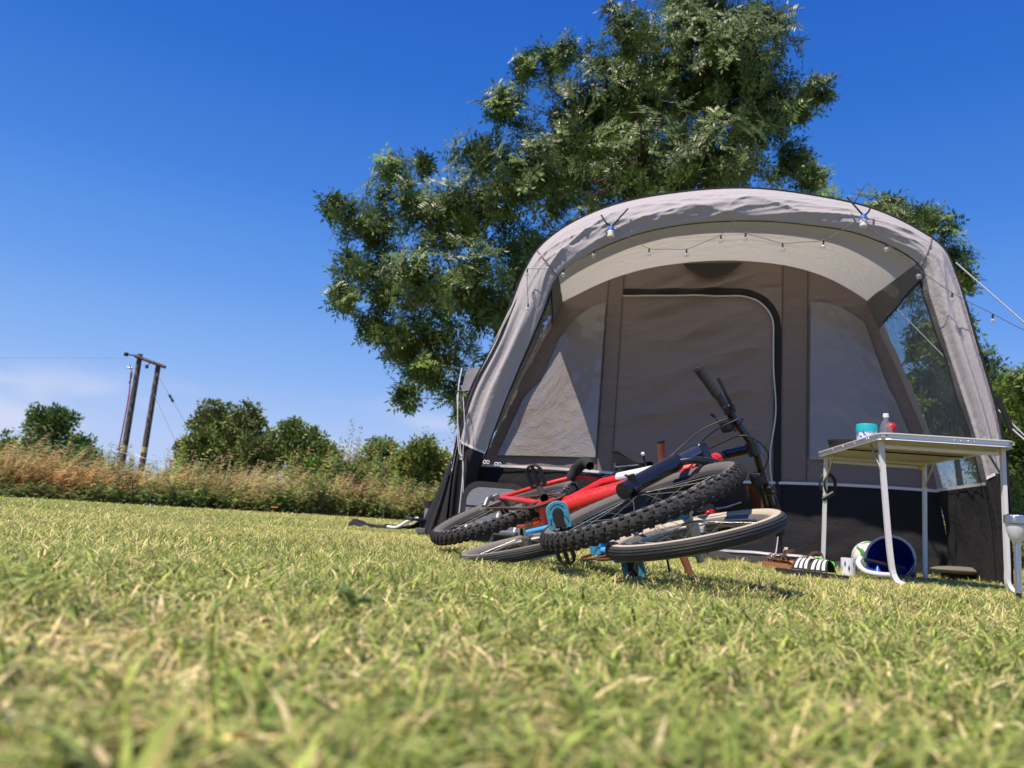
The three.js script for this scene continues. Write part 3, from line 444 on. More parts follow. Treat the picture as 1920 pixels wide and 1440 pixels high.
// twin wooden utility poles with crossarm, insulators, cable and stays
{
  const wood = mat([1, 1, 1], { map: tex(64, 256, (x, y, u, v) => { const n = .6 + .5 * tnoise(u, v, 6, 2) + .35 * tnoise(u, v, 22, 5); return [.60 * n, .53 * n, .48 * n]; }, true, [4, 1]), roughness: .95 });
  const tagM = mat([.62, .5, .2], { roughness: .7 }), red = mat([.42, .05, .07], { roughness: .6 }), g = ground(-16, -34);
  const mk = (label, x, top) => { const t = thing('utility_pole', label, 'pole', [x, g, -34], 0, 'twin utility poles'); part('shaft', limb([V(0, 0, 0), V(.01, top * .5, 0), V(.02, top, 0)], [.135, .122, .105], 12, 12), wood, t); part('danger_plate', new THREE.CylinderGeometry(.137, .137, .24, 14, 1, false).translate(0, 2.2, 0), tagM, t); return t; };
  const a = mk('left wooden utility pole carrying the red cable', -16.36, 6.35 - .0), b = mk('right wooden utility pole, plain shaft without red cable', -15.5, 5.95);
  part('cable_guard', bx(.1, 1.6, .1, -.2, 1.4, .08), mat([.6, .61, .63], { roughness: .5, metalness: .4 }), a);
  part('red_cable', tube([V(-.18, 2.2, .1), V(-.14, 3.2, .12), V(-.12, 4.4, .12), V(-.16, 5.0, .1), V(-.22, 5.5, .08)], .028, 30, 6), red, a);
  part('cable_end', tube([V(-.2, 5.0, .12), V(-.13, 5.4, .12), V(-.3, 5.8, .1)], .02, 16, 5), M.blackMatte, a);
  part('lamp_bracket', bx(.26, .07, .1, -.3, 5.7, .05, .02), M.alu, a);
  part('guard_spikes', tube([V(-.62, 2.1, .12), V(.0, 2.0, .22), V(.5, 1.95, .1)], .012, 12, 5), M.alu, a);
  part('guard_spikes', tube([V(-.35, 2.0, .1), V(.1, 1.85, .22), V(.65, 1.75, .08)], .012, 12, 5), M.alu, b);
  const arm = thing('pole_crossarm', 'sloping timber crossarm bolted across the two poles', 'crossarm', [-16.36, g + 6.2, -33.82]);
  part('beam', rod(V(-.1, .02, 0), V(1.28, -.37, 0), .075, .075, 8), wood, arm);
  part('insulator', [rod(V(-.1, .03, 0), V(-.5, .06, 0), .03, .03, 8), new THREE.CylinderGeometry(.09, .09, .12, 10).rotateZ(1.4).translate(-.5, .06, 0)], M.blackMatte, arm);
  part('insulator', [rod(V(.62, -.2, .02), V(.5, -.42, .05), .02, .02, 6), new THREE.CylinderGeometry(.07, .07, .14, 10).translate(.5, -.42, .05)], M.blackMatte, arm);
  const wireM = mat([.28, .29, .31], { roughness: .6 });
  single('overhead_wire', tube([V(-60, 5.9, -40), V(-40, 5.3, -36), V(-25, 5.45, -34.4), V(-16.9, 5.95, -33.9)], .006, 40, 4), wireM, 'thin overhead wire running left from the crossarm', 'wire');
  const stay = (p, q, label, at) => { const t = thing('stay_wire', label, 'stay wire', p.toArray(), 0, 'stay wires of the poles'), d = q.clone().sub(p); part('wire', rod(V(0, 0, 0), d, .010, .010, 5), wireM, t); for (const f of at) part('insulator', rod(d.clone().multiplyScalar(f), d.clone().multiplyScalar(f + .022), .055, .055, 8), M.blackMatte, t); };
  stay(V(-15.45, 5.4, -33.9), V(-11.2, .1, -33.2), 'upper stay wire with two insulators on the right pole', [.175, .205]);
  stay(V(-15.45, 4.5, -33.9), V(-12.2, -.1, -33.0), 'lower stay wire with one insulator on the right pole', [.44]);
}

// ---------------------------------------------------------------- the two bicycles lying on the grass
const mudTex = tex(256, 256, (x, y, u, v) => { const n = clamp((tnoise(u, v, 14, 3) + .6 * tnoise(u, v, 40, 8) - .22) * 4, 0, 1); return [lerp(.88, .66, n), lerp(.07, .42, n), lerp(.07, .24, n)]; }, true, [5, 5]);
const B = {
  red: mat([1, 1, 1], { map: mudTex, roughness: .32, clearcoat: .6, clearcoatRoughness: .2 }),
  white: mat([.78, .78, .79], { roughness: .35, clearcoat: .4 }),
  blue: mat([.075, .42, .82], { roughness: .35, clearcoat: .5 }),
  cyan: mat([.07, .33, .43], { roughness: .65, bumpMap: dustTex, bumpScale: .001 }),
  brown: mat([.20, .075, .035], { roughness: .55 }),
  fork: mat([.014, .015, .018], { roughness: .28, clearcoat: .5 }),
  cream: mat([.50, .43, .33], { roughness: .8 }),
  oldRubber: mat([.045, .044, .043], { roughness: .85, bumpMap: dustTex, bumpScale: .001 }),
  rust: mat([.15, .07, .04], { roughness: .8, metalness: .4 }),
  dirtySteel: mat([.34, .33, .31], { roughness: .45, metalness: .9 }),
  reflector: mat([.55, .01, .01], { roughness: .15, clearcoat: 1 }),
};
function basis(g, o, X, Y, Z) { g.matrixAutoUpdate = true; const m = new THREE.Matrix4().makeBasis(X, Y, Z).setPosition(o); m.decompose(g.position, g.quaternion, g.scale); }
const ring = (prof, seg = 72) => new THREE.LatheGeometry(prof.map(([r, z]) => new THREE.Vector2(r, z)), seg).rotateX(Math.PI / 2);   // profile [radius, z] round the axle
function arcProf(R, r, a0, a1, n) { const o = []; for (let k = 0; k <= n; k++) { const a = lerp(a0, a1, k / n); o.push([R + r * Math.cos(a), r * Math.sin(a)]); } return o; }
function wheel(parent, x, y, o, label) {
  const g = new THREE.Group(); g.name = 'wheel'; g.position.set(x, y, 0); g.rotation.z = o.turn ?? 0; parent.add(g); if (label) g.userData.label = label;
  const R = o.R, r = o.r;
  part('tyre', ring(arcProf(R, r, -1.15, 1.15, 12)), o.tread, g);
  for (const s of [-1, 1]) part('sidewall', ring(arcProf(R, r, s * 1.15, s * 2.75, 10)), o.wall, g);
  if (o.knobs) {
    const list = [], mk = (a, z, rr, w, h, d, tilt) => { const b = new THREE.BoxGeometry(h, w, d); b.rotateY(-tilt); b.translate(R + rr * Math.cos(tilt), 0, rr * Math.sin(tilt)); b.rotateZ(a); list.push(b); };
    for (let k = 0; k < o.knobs; k++) { const a = k / o.knobs * 6.2832; for (const s of [-1, 1]) { mk(a + (s > 0 ? .02 : 0), 0, r + .002, .017, .007, .011, s * .25); mk(a + .045, 0, r + .001, .013, .007, .010, s * .62); mk(a, 0, r + .001, .016, .007, .013, s * 1.02); } }
    const t = part('tread_knob', list, o.tread, g); t.userData.kind = 'stuff';
  } else { const list = []; for (const q of [-.62, -.32, 0, .32, .62]) list.push(new THREE.TorusGeometry(R + (r + .0002) * Math.cos(q), .0014, 4, 80).translate(0, 0, (r + .0002) * Math.sin(q))); part('tread_groove', list, M.black, g); }
  const Ri = R - r * .88;
  part('rim', ring([[Ri, -.011], [Ri - .012, -.013], [Ri - .026, -.006], [Ri - .028, 0], [Ri - .026, .006], [Ri - .012, .013], [Ri, .011]]), o.rim, g);
  part('hub', [new THREE.CylinderGeometry(.018, .018, .07, 16).rotateX(Math.PI / 2), new THREE.CylinderGeometry(.03, .03, .005, 18).rotateX(Math.PI / 2).translate(0, 0, .032), new THREE.CylinderGeometry(.03, .03, .005, 18).rotateX(Math.PI / 2).translate(0, 0, -.032), new THREE.CylinderGeometry(.006, .006, .13, 8).rotateX(Math.PI / 2)], o.hub, g);
  const n = o.spokes; for (let k = 0; k < n; k++) { const s = k % 2 ? 1 : -1, a = k / n * 6.2832, a2 = a + ((k >> 1) % 2 ? .5 : -.5) * .9; part('spoke', rod(V(.028 * Math.cos(a2), .028 * Math.sin(a2), s * .032), V((Ri - .026) * Math.cos(a), (Ri - .026) * Math.sin(a), s * .003), .0012, .0012, 4), o.spokeM, g); }
  for (const a of o.reflect ?? []) part('spoke_reflector', new THREE.BoxGeometry(.05, .022, .012).translate(Ri - .09, 0, .004).rotateZ(a), o.reflectM, g);
  return g;
}
function pedal(parent, p, spin, frameM, coreM, side, fat) {
  const g = new THREE.Group(); g.name = 'pedal'; g.position.copy(p); if (fat) g.scale.setScalar(.82); g.rotation.z = spin; parent.add(g);
  const w = .095, d = fat ? .036 : .032, z = side, P = [V(-d, 0, z * .012), V(-d, 0, z * w * .6), V(-d * .8, 0, z * w * .93), V(0, 0, z * w), V(d * .8, 0, z * w * .93), V(d, 0, z * w * .6), V(d, 0, z * .012)];
  if (fat) { const sh = new THREE.Shape(), f = (x, y, q) => (q ? sh.lineTo(x, y) : sh.moveTo(x, y)); f(-.042, 0, 0); f(-.042, .07, 1); sh.quadraticCurveTo(-.04, .1, 0, .104); sh.quadraticCurveTo(.04, .1, .042, .07); f(.042, 0, 1); f(.026, 0, 1); f(.024, .05, 1); sh.quadraticCurveTo(.02, .078, 0, .08); sh.quadraticCurveTo(-.02, .078, -.024, .05); f(-.026, 0, 1); sh.closePath();
    const e = new THREE.ExtrudeGeometry(sh, { depth: .014, bevelEnabled: true, bevelSize: .002, bevelThickness: .002, bevelSegments: 1, curveSegments: 8 }).translate(0, 0, -.007).rotateX(Math.PI / 2 * z); part('pedal_frame', e, frameM, g);
    const st = []; for (let i = 0; i < 22; i++) { const a = Math.PI * (i / 21), x = -.034 * Math.cos(a), y = i < 5 || i > 16 ? .02 + .05 * (1 - Math.abs(i - 10.5) / 10.5) : .05 + .042 * Math.sin(a); for (const q of [-1, 1]) st.push(new THREE.ConeGeometry(.0055, .003, 3).translate(x + .0 * q, .0095 * q, z * y)); } part('grip_stud', st, M.black, g).userData.kind = 'stuff'; part('pedal_core', bx(.04, .018, .075, 0, 0, z * .04, .006), coreM, g); return g; }
  part('pedal_frame', [tube(P, .0055, 30, 6), rod(V(-d, 0, z * .012), V(d, 0, z * .012), .0055), bx(.006, .02, .07, -d, 0, z * .045), bx(.006, .02, .07, d, 0, z * .045)], frameM, g);
  part('pedal_core', rod(V(0, 0, 0), V(0, 0, z * .09), .011, .008, 10), coreM, g); return g;
}
function saddle(parent, p, topM, underM, tilt) {
  const g = new THREE.Group(); g.name = 'saddle'; g.position.copy(p); g.rotation.z = tilt; parent.add(g);
  const L = .25, prof = (f) => .066 * Math.pow(sstep(1 - f, 0, .75), 1.3) + .018;
  part('saddle_cover', sheet((a, b) => { const f = a, w = prof(f), q = (b - .5) * 2, y = .028 * (1 - Math.pow(Math.abs(q), 2.4)) + .022 * Math.pow(1 - f, 3) + .008 * f; return V(lerp(-.11, .15, f), y - .018 * Math.pow(Math.abs(q), 6), q * w); }, 28, 18), topM, g);
  part('saddle_base', sheet((a, b) => { const f = a, w = prof(f) * .96, q = (b - .5) * 2; return V(lerp(-.108, .148, f), -.012 - .012 * (1 - q * q) * (1 - f) + .018 * Math.pow(1 - f, 3), q * w); }, 20, 8), underM, g);
  for (const s of [-1, 1]) part('saddle_rail', tube([V(-.08, -.012, s * .03), V(-.03, -.04, s * .022), V(.05, -.04, s * .02), V(.12, -.008, s * .01)], .0035, 20, 6), M.steel, g);
  return g;
}
const cable = (parent, pts, r = .0025, m = M.black) => part('brake_cable', tube(pts, r, 30, 5), m, parent);

// red mountain bike, drive side up
{
  const g = thing('mountain_bike', 'red mountain bike with black knobbly tyres lying on top of the blue bike', 'bicycle');
  { const F = V(.402, .036, .914).normalize(), Z = V(-.41, .9037, .1238); Z.addScaledVector(F, -F.dot(Z)).normalize(); basis(g, V(.434, .231, -2.5), F, Z.clone().cross(F), Z); }
  const w = { R: .306, r: .028, tread: M.rubber, wall: M.sidewall, rim: M.blackMatte, hub: M.black, spokes: 28, spokeM: B.dirtySteel, knobs: 58 };
  wheel(g, 0, 0, w, 'front wheel with knobbly tyre').rotation.y = -.062; wheel(g, -1.05, 0, { ...w, turn: .3 }, 'rear wheel with knobbly tyre');
  const BB = V(-.575, -.03, 0), ST = V(-.715, .33, 0), HB = V(-.135, .375, 0), HT = V(-.168, .475, 0);
  part('down_tube', limb([BB.clone().add(V(.02, .01, 0)), BB.clone().lerp(HB, .5), HB.clone().add(V(-.01, .015, 0))], [.040, .037, .031], 12, 16), B.red, g);
  part('top_tube', limb([ST.clone().add(V(.0, -.035, 0)), V(-.48, .385, 0), HT.clone().add(V(-.005, -.02, 0))], [.02, .021, .024], 12, 12), B.red, g);
  part('seat_tube', limb([BB, BB.clone().lerp(ST, .5), ST], [.02, .019, .019], 8, 12), B.red, g);
  part('head_tube', rod(HB, HT, .025, .025, 16), B.red, g);
  part('bottom_bracket', new THREE.CylinderGeometry(.04, .04, .085, 18).rotateX(Math.PI / 2).translate(BB.x, BB.y, 0), B.red, g);
  for (const s of [-1, 1]) { const D = V(-1.045, .0, s * .062);
    part('chain_stay', limb([BB.clone().add(V(-.02, 0, s * .03)), V(-.8, -.03, s * .055), D], [.013, .012, .009], 12, 8), B.red, g);
    part('seat_stay', limb([ST.clone().add(V(0, -.03, s * .016)), V(-.8, .27, s * .045), V(-.9, .16, s * .058), D], [.010, .011, .010, .009], 16, 8), B.red, g);
    part('dropout', bx(.045, .035, .006, D.x, D.y, D.z), B.red, g); }
  // printed white bands and panels on the down and top tubes
  const along = (f, A = BB, C = HB) => A.clone().lerp(C, f), q = (f, w, lift, A = BB, C = HB, h = .026, m = B.white) => { const d = C.clone().sub(A).normalize(), ang = Math.atan2(d.y, d.x), p = along(f, A, C); part('decal', new THREE.CylinderGeometry(.0385, .0382, w, 12, 1, true, 2.2, h * 34).rotateZ(Math.PI / 2).rotateX(lift).rotateZ(ang).translate(p.x, p.y, 0), m, g); };
  q(.30, .05, .4); q(.46, .06, .45); q(.60, .05, .45); 
  part('decal', limb([V(-.62, .338, .004), V(-.5, .372, .004), V(-.38, .405, .004)], [.0235, .0235, .0245], 6, 12), B.white, g);
  // suspension fork
  for (const s of [-1, 1]) { const A = V(-.005, -.035, s * .062), E = V(-.085, .245, s * .064), Ct = V(-.122, .385, s * .064); part('fork_leg', rod(A.clone().lerp(E, -.04), E, .027, .029, 18), B.fork, g); part('stanchion', rod(E, Ct, .0195, .0195, 16), mat([.16, .18, .24], { roughness: .15, metalness: .8 }), g); part('fork_dropout', bx(.04, .03, .014, .004, 0, s * .054, .004), B.fork, g); }
  part('fork_arch', tube([V(-.07, .235, -.066), V(-.035, .29, -.05), V(-.025, .365, 0), V(-.035, .29, .05), V(-.07, .235, .066)], .013, 24, 8), B.fork, g);
  part('fork_crown', bx(.06, .05, .18, -.126, .385, 0, .018), B.fork, g);
  part('axle_nut', [new THREE.CylinderGeometry(.013, .013, .03, 10).rotateX(Math.PI / 2).translate(0, 0, .085), rod(V(0, 0, .09), V(-.06, .02, .095), .005, .004, 6)], M.black, g);
  // stem, bar, grips, levers
  const S = V(-.205, .575, 0), bar = (z, k = 0) => V(S.x - .05 * Math.abs(z) / .33 + .13 + k, S.y - (z > 0 ? .23 : .08) * z, z);
  part('spacer', rod(HT, V(-.18, .53, 0), .018, .018, 12), M.black, g);
  part('stem', [rod(V(-.18, .53, 0), V(-.08, .572, 0), .019, .018, 12), new THREE.CylinderGeometry(.026, .026, .05, 14).rotateX(Math.PI / 2).translate(-.08, .575, 0)], B.fork, g);
  part('handlebar', tube([bar(-.28), bar(-.2), bar(-.08), bar(0), bar(.08), bar(.2), bar(.31)], .0145, 60, 10), B.fork, g);
  for (const s of [-1, 1]) {
    part('grip', limb([bar(s * .22), bar(s * .27), bar(s * .325)], [.0175, .017, .0195], 10, 12), M.rubber, g);
    part('grip_end', new THREE.CylinderGeometry(.02, .02, .012, 14).rotateX(Math.PI / 2).translate(...bar(s * .33).toArray()), M.rubber, g);
    const L = bar(s * .16); part('brake_lever', [tube([L.clone().add(V(.02, -.005, 0)), L.clone().add(V(.05, -.02, s * .01)), L.clone().add(V(.055, -.03, s * .06)), L.clone().add(V(.045, -.03, s * .12))], .006, 20, 6), bx(.04, .03, .035, L.x + .02, L.y - .008, L.z, .008)], M.black, g);
    part('shifter', [bx(.045, .04, .05, L.x + .005, L.y - .03, L.z - s * .05, .012), rod(L.clone().add(V(-.01, -.03, -s * .04)), L.clone().add(V(-.05, -.035, s * .0)), .006, .005, 6)], M.blackMatte, g);
  }
  cable(g, [bar(.1).add(V(.0, -.03, 0)), V(-.06, .5, .13), V(-.1, .42, .13), V(-.14, .34, .10), V(-.16, .27, .075)]);
  cable(g, [bar(.08).add(V(.0, -.03, 0)), V(-.03, .53, .12), V(-.09, .45, .11), V(-.2, .41, .06), V(-.3, .38, .03)]);
  cable(g, [bar(-.1).add(V(.02, -.03, 0)), V(.0, .56, -.02), V(-.03, .52, .06), V(-.15, .45, .05), V(-.35, .4, .03)]);
  // seat
  part('seat_post', rod(ST, V(-.785, .48, 0), .0145, .0145, 12), M.black, g); part('seat_clamp', new THREE.CylinderGeometry(.023, .023, .03, 14).translate(0, 0, 0).rotateZ(.31).translate(ST.x, ST.y, 0), M.black, g);
  saddle(g, V(-.80, .51, 0), M.black, M.blackMatte, -.06);
  part('frame_pad', limb([V(-.83, .24, .05), V(-.80, .275, .085), V(-.745, .29, .10), V(-.69, .27, .085)], [.022, .026, .024, .018], 16, 10), mat([.03, .03, .03], { roughness: .95, bumpMap: dustTex, bumpScale: .003 }), g, 'black foam sleeve wrapped round the stay');
  // drivetrain
  const ringT = (R, z, n, m, name) => { const sh = new THREE.Shape(); for (let k = 0; k < n * 2; k++) { const a = k / (n * 2) * 6.2832, rr = R + (k % 2 ? .004 : -.001); k ? sh.lineTo(rr * Math.cos(a), rr * Math.sin(a)) : sh.moveTo(rr, 0); } const h = new THREE.Path(); h.absarc(0, 0, R * .62, 0, 6.2832, true); sh.holes.push(h); return new THREE.ExtrudeGeometry(sh, { depth: .003, bevelEnabled: false }).translate(0, 0, z); };
  part('chainring', ringT(.075, .042, 34).translate(BB.x, BB.y, 0), M.blackMatte, g); part('chainring', ringT(.062, .034, 28).translate(BB.x, BB.y, 0), M.blackMatte, g);
  part('cassette', [0, 1, 2, 3, 4, 5, 6].map((k) => ringT(.022 + .0065 * (6 - k), .024 + .0042 * k, 16 + (6 - k) * 2).translate(-1.03, 0, 0)), B.dirtySteel, g);
  const ch = []; for (let k = 0; k <= 12; k++) { const a = -Math.PI / 2 + Math.PI * k / 12; ch.push(V(BB.x + .075 * Math.cos(a), BB.y + .075 * Math.sin(a), .043)); } for (let k = 0; k <= 8; k++) { const a = Math.PI / 2 + Math.PI * k / 8; ch.push(V(-1.03 + .04 * Math.cos(a), .04 * Math.sin(a), .042)); } ch.push(V(-1.01, -.1, .05), V(-.98, -.13, .05), V(-.95, -.11, .05));
  part('chain', tube(ch, .0048, 160, 6, true), B.rust, g);
  part('derailleur', [bx(.05, .03, .03, -1.02, -.035, .075, .008), tube([V(-1.02, -.04, .07), V(-1.0, -.07, .085), V(-.98, -.11, .06)], .011, 12, 8), bx(.018, .1, .008, -.98, -.085, .056, .003), new THREE.CylinderGeometry(.018, .018, .008, 14).rotateX(Math.PI / 2).translate(-.965, -.125, .05), new THREE.CylinderGeometry(.016, .016, .008, 14).rotateX(Math.PI / 2).translate(-.995, -.055, .05)], B.dirtySteel, g);
  part('front_derailleur', [tube([V(-.66, .05, .05), V(-.6, .055, .055), V(-.55, .04, .05)], .004, 16, 6), bx(.03, .03, .03, -.65, .06, .03, .005)], M.steel, g);
  const A1 = V(-.155, .07, 0); for (const s of [1, -1]) { const e = BB.clone().add(A1.clone().multiplyScalar(s)).add(V(0, 0, s * .075)); part('crank_arm', limb([BB.clone().add(V(0, 0, s * .055)), BB.clone().lerp(e, .5).add(V(0, 0, s * .03)), e], [.016, .012, .013], 8, 8), M.blackMatte, g); pedal(g, e, .5, M.blackMatte, M.black, s, false); }
}
// blue child's bike underneath, rear wheel nearest the camera, its left side up
{
  const g = thing('child_bicycle', 'light blue child bicycle with cream tyres and brown grips under the red one', 'bicycle');
  const F0 = V(.549, .105, .829).normalize(), Rr = V(-.28, .957, .066); Rr.addScaledVector(F0, -F0.dot(Rr)).normalize(); const U = Rr.clone().cross(F0);
  basis(g, V(.545, .152, -2.25), F0.clone().negate(), U, Rr.clone().negate());
  const w = { R: .232, r: .0225, tread: B.oldRubber, wall: B.cream, rim: mat([.27, .25, .22], { roughness: .45, metalness: .6 }), hub: B.dirtySteel, spokes: 24, spokeM: M.steel, reflectM: mat([.75, .76, .78], { roughness: .15, clearcoat: 1 }), reflect: [1.0, 3.9] };
  wheel(g, 0, 0, w, 'rear wheel with cream sidewalls'); wheel(g, .805, 0, { ...w, turn: .7, wall: mat([.20, .185, .165], { roughness: .9 }), tread: B.oldRubber }, 'front wheel with dusty tyre');
  const BB = V(.39, -.03, 0), ST = V(.255, .22, 0), HB = V(.70, .27, 0), HT = V(.672, .38, 0);
  part('down_tube', tube([BB, V(.46, .04, 0), V(.6, .17, 0), HB], .021, 20, 12), B.blue, g);
  part('top_tube', tube([V(.25, .17, 0), V(.42, .16, 0), V(.58, .25, 0), HT.clone().add(V(0, -.03, 0))], .016, 20, 10), B.blue, g);
  part('seat_tube', rod(BB, ST, .016, .016, 12), B.blue, g); part('head_tube', rod(HB, HT, .021, .021, 12), B.blue, g);
  part('bottom_bracket', new THREE.CylinderGeometry(.024, .024, .07, 14).rotateX(Math.PI / 2).translate(BB.x, BB.y, 0), B.blue, g);
  for (const s of [-1, 1]) { part('chain_stay', limb([BB.clone().add(V(-.02, 0, s * .025)), V(.15, -.02, s * .045), V(0, 0, s * .055)], [.011, .010, .009], 10, 8), B.blue, g); part('seat_stay', limb([ST.clone().add(V(-.0, -.02, s * .015)), V(.12, .12, s * .045), V(0, 0, s * .055)], [.009, .009, .008], 10, 8), B.blue, g);
    part('fork_leg', limb([V(.735, .22, s * .04), V(.78, .08, s * .045), V(.805, 0, s * .048)], [.013, .012, .009], 8, 8), B.blue, g); part('axle_nut', new THREE.CylinderGeometry(.011, .011, .022, 8).rotateX(Math.PI / 2).translate(0, 0, s * .068), B.dirtySteel, g); }
  part('fork_crown', bx(.03, .035, .1, .728, .232, 0, .01), B.blue, g);
  const h = (z) => V(.635 - .06 * Math.abs(z) / .26, .50 + .05 * Math.min(1, Math.abs(z) / .12), z);
  part('stem', [rod(HT, V(.655, .47, 0), .013, .013, 10), bx(.06, .04, .05, .645, .49, 0, .012)], M.black, g);
  part('handlebar', tube([h(-.26), h(-.18), h(-.1), h(0), h(.1), h(.18), h(.26)], .011, 50, 10), M.black, g);
  for (const s of [-1, 1]) { part('grip', limb([h(s * .17), h(s * .21), h(s * .265)], [.0155, .0145, .016], 10, 12), B.brown, g); part('grip_cap', new THREE.CylinderGeometry(.0165, .0165, .006, 12).rotateX(Math.PI / 2).translate(...h(s * .267).toArray()), M.black, g);
    const L = h(s * .14); part('brake_lever', [bx(.035, .03, .03, L.x + .02, L.y, L.z, .008), tube([L.clone().add(V(.03, 0, 0)), L.clone().add(V(.06, -.01, s * .02)), L.clone().add(V(.06, -.02, s * .09))], .0045, 14, 6)], M.black, g); part('lever_tip', new THREE.SphereGeometry(.008, 10, 8).translate(L.x + .06, L.y - .02, L.z + s * .095), M.whiteTape, g); }
  cable(g, [h(-.13).add(V(.04, 0, 0)), V(.76, .6, -.05), V(.78, .5, 0), V(.72, .36, .03)]); cable(g, [h(.13).add(V(.04, 0, 0)), V(.78, .62, .1), V(.78, .5, .05), V(.66, .3, .03)]);
  part('seat_post', rod(ST, V(.2, .34, 0), .0125, .0125, 12), M.steel, g); saddle(g, V(.185, .375, 0), B.brown, M.black, .05);
  part('rear_reflector', [bx(.018, .045, .045, .165, .275, -.005, .008)], B.reflector, g); part('reflector_bracket', rod(V(.168, .275, 0), V(.215, .28, 0), .005, .005, 6), M.black, g);
  part('rear_brake', [bx(.03, .06, .014, .12, .20, .045, .005), bx(.03, .06, .014, .12, .20, -.045, .005), tube([V(.12, .23, -.045), V(.12, .27, 0), V(.12, .23, .045)], .004, 14, 6)], M.black, g);
  part('chain_guard', limb([V(.36, .02, .05), V(.2, .035, .05), V(.0, .04, .05)], [.03, .02, .015], 10, 8), B.blue, g);
  part('chainring', new THREE.TorusGeometry(.055, .005, 6, 36).translate(BB.x, BB.y, .04), B.rust, g); part('chain', tube([V(.36, .02, .042), V(.2, .035, .042), V(0, .03, .042), V(-.03, 0, .042), V(0, -.03, .042), V(.2, -.07, .042), V(.34, -.085, .042), V(.375, -.03, .042)], .0045, 80, 6, true), B.rust, g);
  for (const s of [-1, 1]) { const e = BB.clone().add(V(s * -.035, s * .1, s * .07)); part('crank_arm', limb([BB.clone().add(V(0, 0, s * .045)), e], [.013, .011], 6, 8), M.blackMatte, g); pedal(g, e, s < 0 ? 2.2 : 2.6, B.cyan, M.blackMatte, s, true); }
  part('kickstand', rod(V(.03, -.02, -.06), V(.16, .16, -.085), .007, .006, 8), M.black, g);
}

// ---------------------------------------------------------------- folding table and what stands on and under it
{
  const g = thing('folding_table', 'white folding camping table with aluminium edge standing beside the porch', 'table', [2.125, 0, -4.19], -.095);
  const W = .63, L = 1.03, H = .705, sh = new THREE.Shape(), w = W / 2, l = L / 2, r = .06;
  sh.moveTo(-w + r, -l); sh.lineTo(w - r, -l); sh.absarc(w - r, -l + r, r, -Math.PI / 2, 0); sh.lineTo(w, l - r); sh.absarc(w - r, l - r, r, 0, Math.PI / 2); sh.lineTo(-w + r, l); sh.absarc(-w + r, l - r, r, Math.PI / 2, Math.PI); sh.lineTo(-w, -l + r); sh.absarc(-w + r, -l + r, r, Math.PI, Math.PI * 1.5);
  const top = mat([.74, .73, .70], { roughness: .45 }), under = mat([.45, .42, .37], { roughness: .8, bumpMap: weave, bumpScale: .001 }), legM = mat([.70, .70, .71], { roughness: .5, clearcoat: .2 });
  for (const s of [-1, 1]) part('table_leaf', bx(W - .03, .012, l - .018, 0, H - .014, s * (l / 2 - .004)), under, g, 'beige underside of the folding top');
  part('table_surface', new THREE.ExtrudeGeometry(sh, { depth: .004, bevelEnabled: false, curveSegments: 10 }).rotateX(Math.PI / 2).translate(0, H, 0), top, g);
  const P = sh.getSpacedPoints(160).slice(0, 160).map((p) => V(p.x, 0, p.y)), rim = [[0, .004], [.006, .006], [.010, .0], [.007, -.004], [.010, -.010], [.009, -.026], [0, -.028]];
  part('table_edge', sheet((a, b) => { const i = Math.round(a * 160) % 160, p = P[i], n = V(P[(i + 1) % 160].x - P[(i + 159) % 160].x, 0, P[(i + 1) % 160].z - P[(i + 159) % 160].z).normalize().cross(UPY), k = rim[Math.round(b * 6)]; return V(p.x + n.x * k[0], H - .004 + k[1], p.z + n.z * k[0]); }, 160, 6), mat([.78, .77, .75], { roughness: .4, metalness: .3 }), g, 'rounded aluminium edge');
  part('fold_hinge', bx(W - .04, .006, .02, 0, H - .03, 0), M.blackBand, g);
  for (const x of [.02, .05, .08, .11]) part('rivet', new THREE.SphereGeometry(.005, 8, 6).translate(x, H - .018, l + .011), M.steel, g);
  for (const z of [.4, .37, .2, .02, -.15]) part('rivet', new THREE.SphereGeometry(.005, 8, 6).translate(-w - .011, H - .018, z), M.steel, g);
  const leg = (sx, sz, lean) => {
    const x = sx * (w - .035), z = sz * (l - .085), c = new THREE.CatmullRomCurve3([V(x, H - .03, z), V(x + lean * .2, H * .7, z + sz * .005), V(x + lean * .75, .12, z + sz * .012), V(x + lean, .045, z + sz * .014), V(x + lean + .014, .012, z + sz * .03), V(x + lean + .03, .0, z + sz * .06)]);
    const s2 = new THREE.Shape(); s2.moveTo(-.009, -.012); s2.lineTo(.009, -.012); s2.lineTo(.009, .012); s2.lineTo(-.009, .012); s2.closePath();
    part('leg', new THREE.ExtrudeGeometry(s2, { steps: 36, extrudePath: c, bevelEnabled: false }), legM, g);
    part('brace', [rod(V(x, H - .17, z), V(x, H - .03, z - sz * .14), .006, .006, 6), new THREE.SphereGeometry(.009, 8, 6).translate(x, H - .17, z)], M.steel, g);
  };
  leg(-1, 1, .05); leg(1, 1, .0); leg(-1, -1, -.01); leg(1, -1, 0);
  for (const s of [-1, 1]) part('cross_bar', bx(W - .1, .018, .02, 0, H - .055, s * (l - .09), .005), legM, g);
  part('cable_tie', bx(.022, .022, .03, w - .07, H - .06, -l + .12, .008), mat([.75, .55, .03], { roughness: .5 }), g, 'yellow clip under the top');
}
{ // bike lock looped on a table leg
  const g = thing('cable_lock', 'black coiled cable lock hanging on the far left table leg', 'lock', [1.905, .5, -4.66]);
  part('lock_cable', [new THREE.TorusGeometry(.048, .006, 8, 30).scale(1, 1.2, 1).translate(0, .02, .0), new THREE.TorusGeometry(.045, .006, 8, 30).scale(1, 1.15, 1).rotateY(.5).translate(.006, .015, .01)], M.black, g);
  part('lock_barrel', rod(V(-.035, -.075, .015), V(.03, -.03, .02), .014, .014, 12), M.black, g);
}
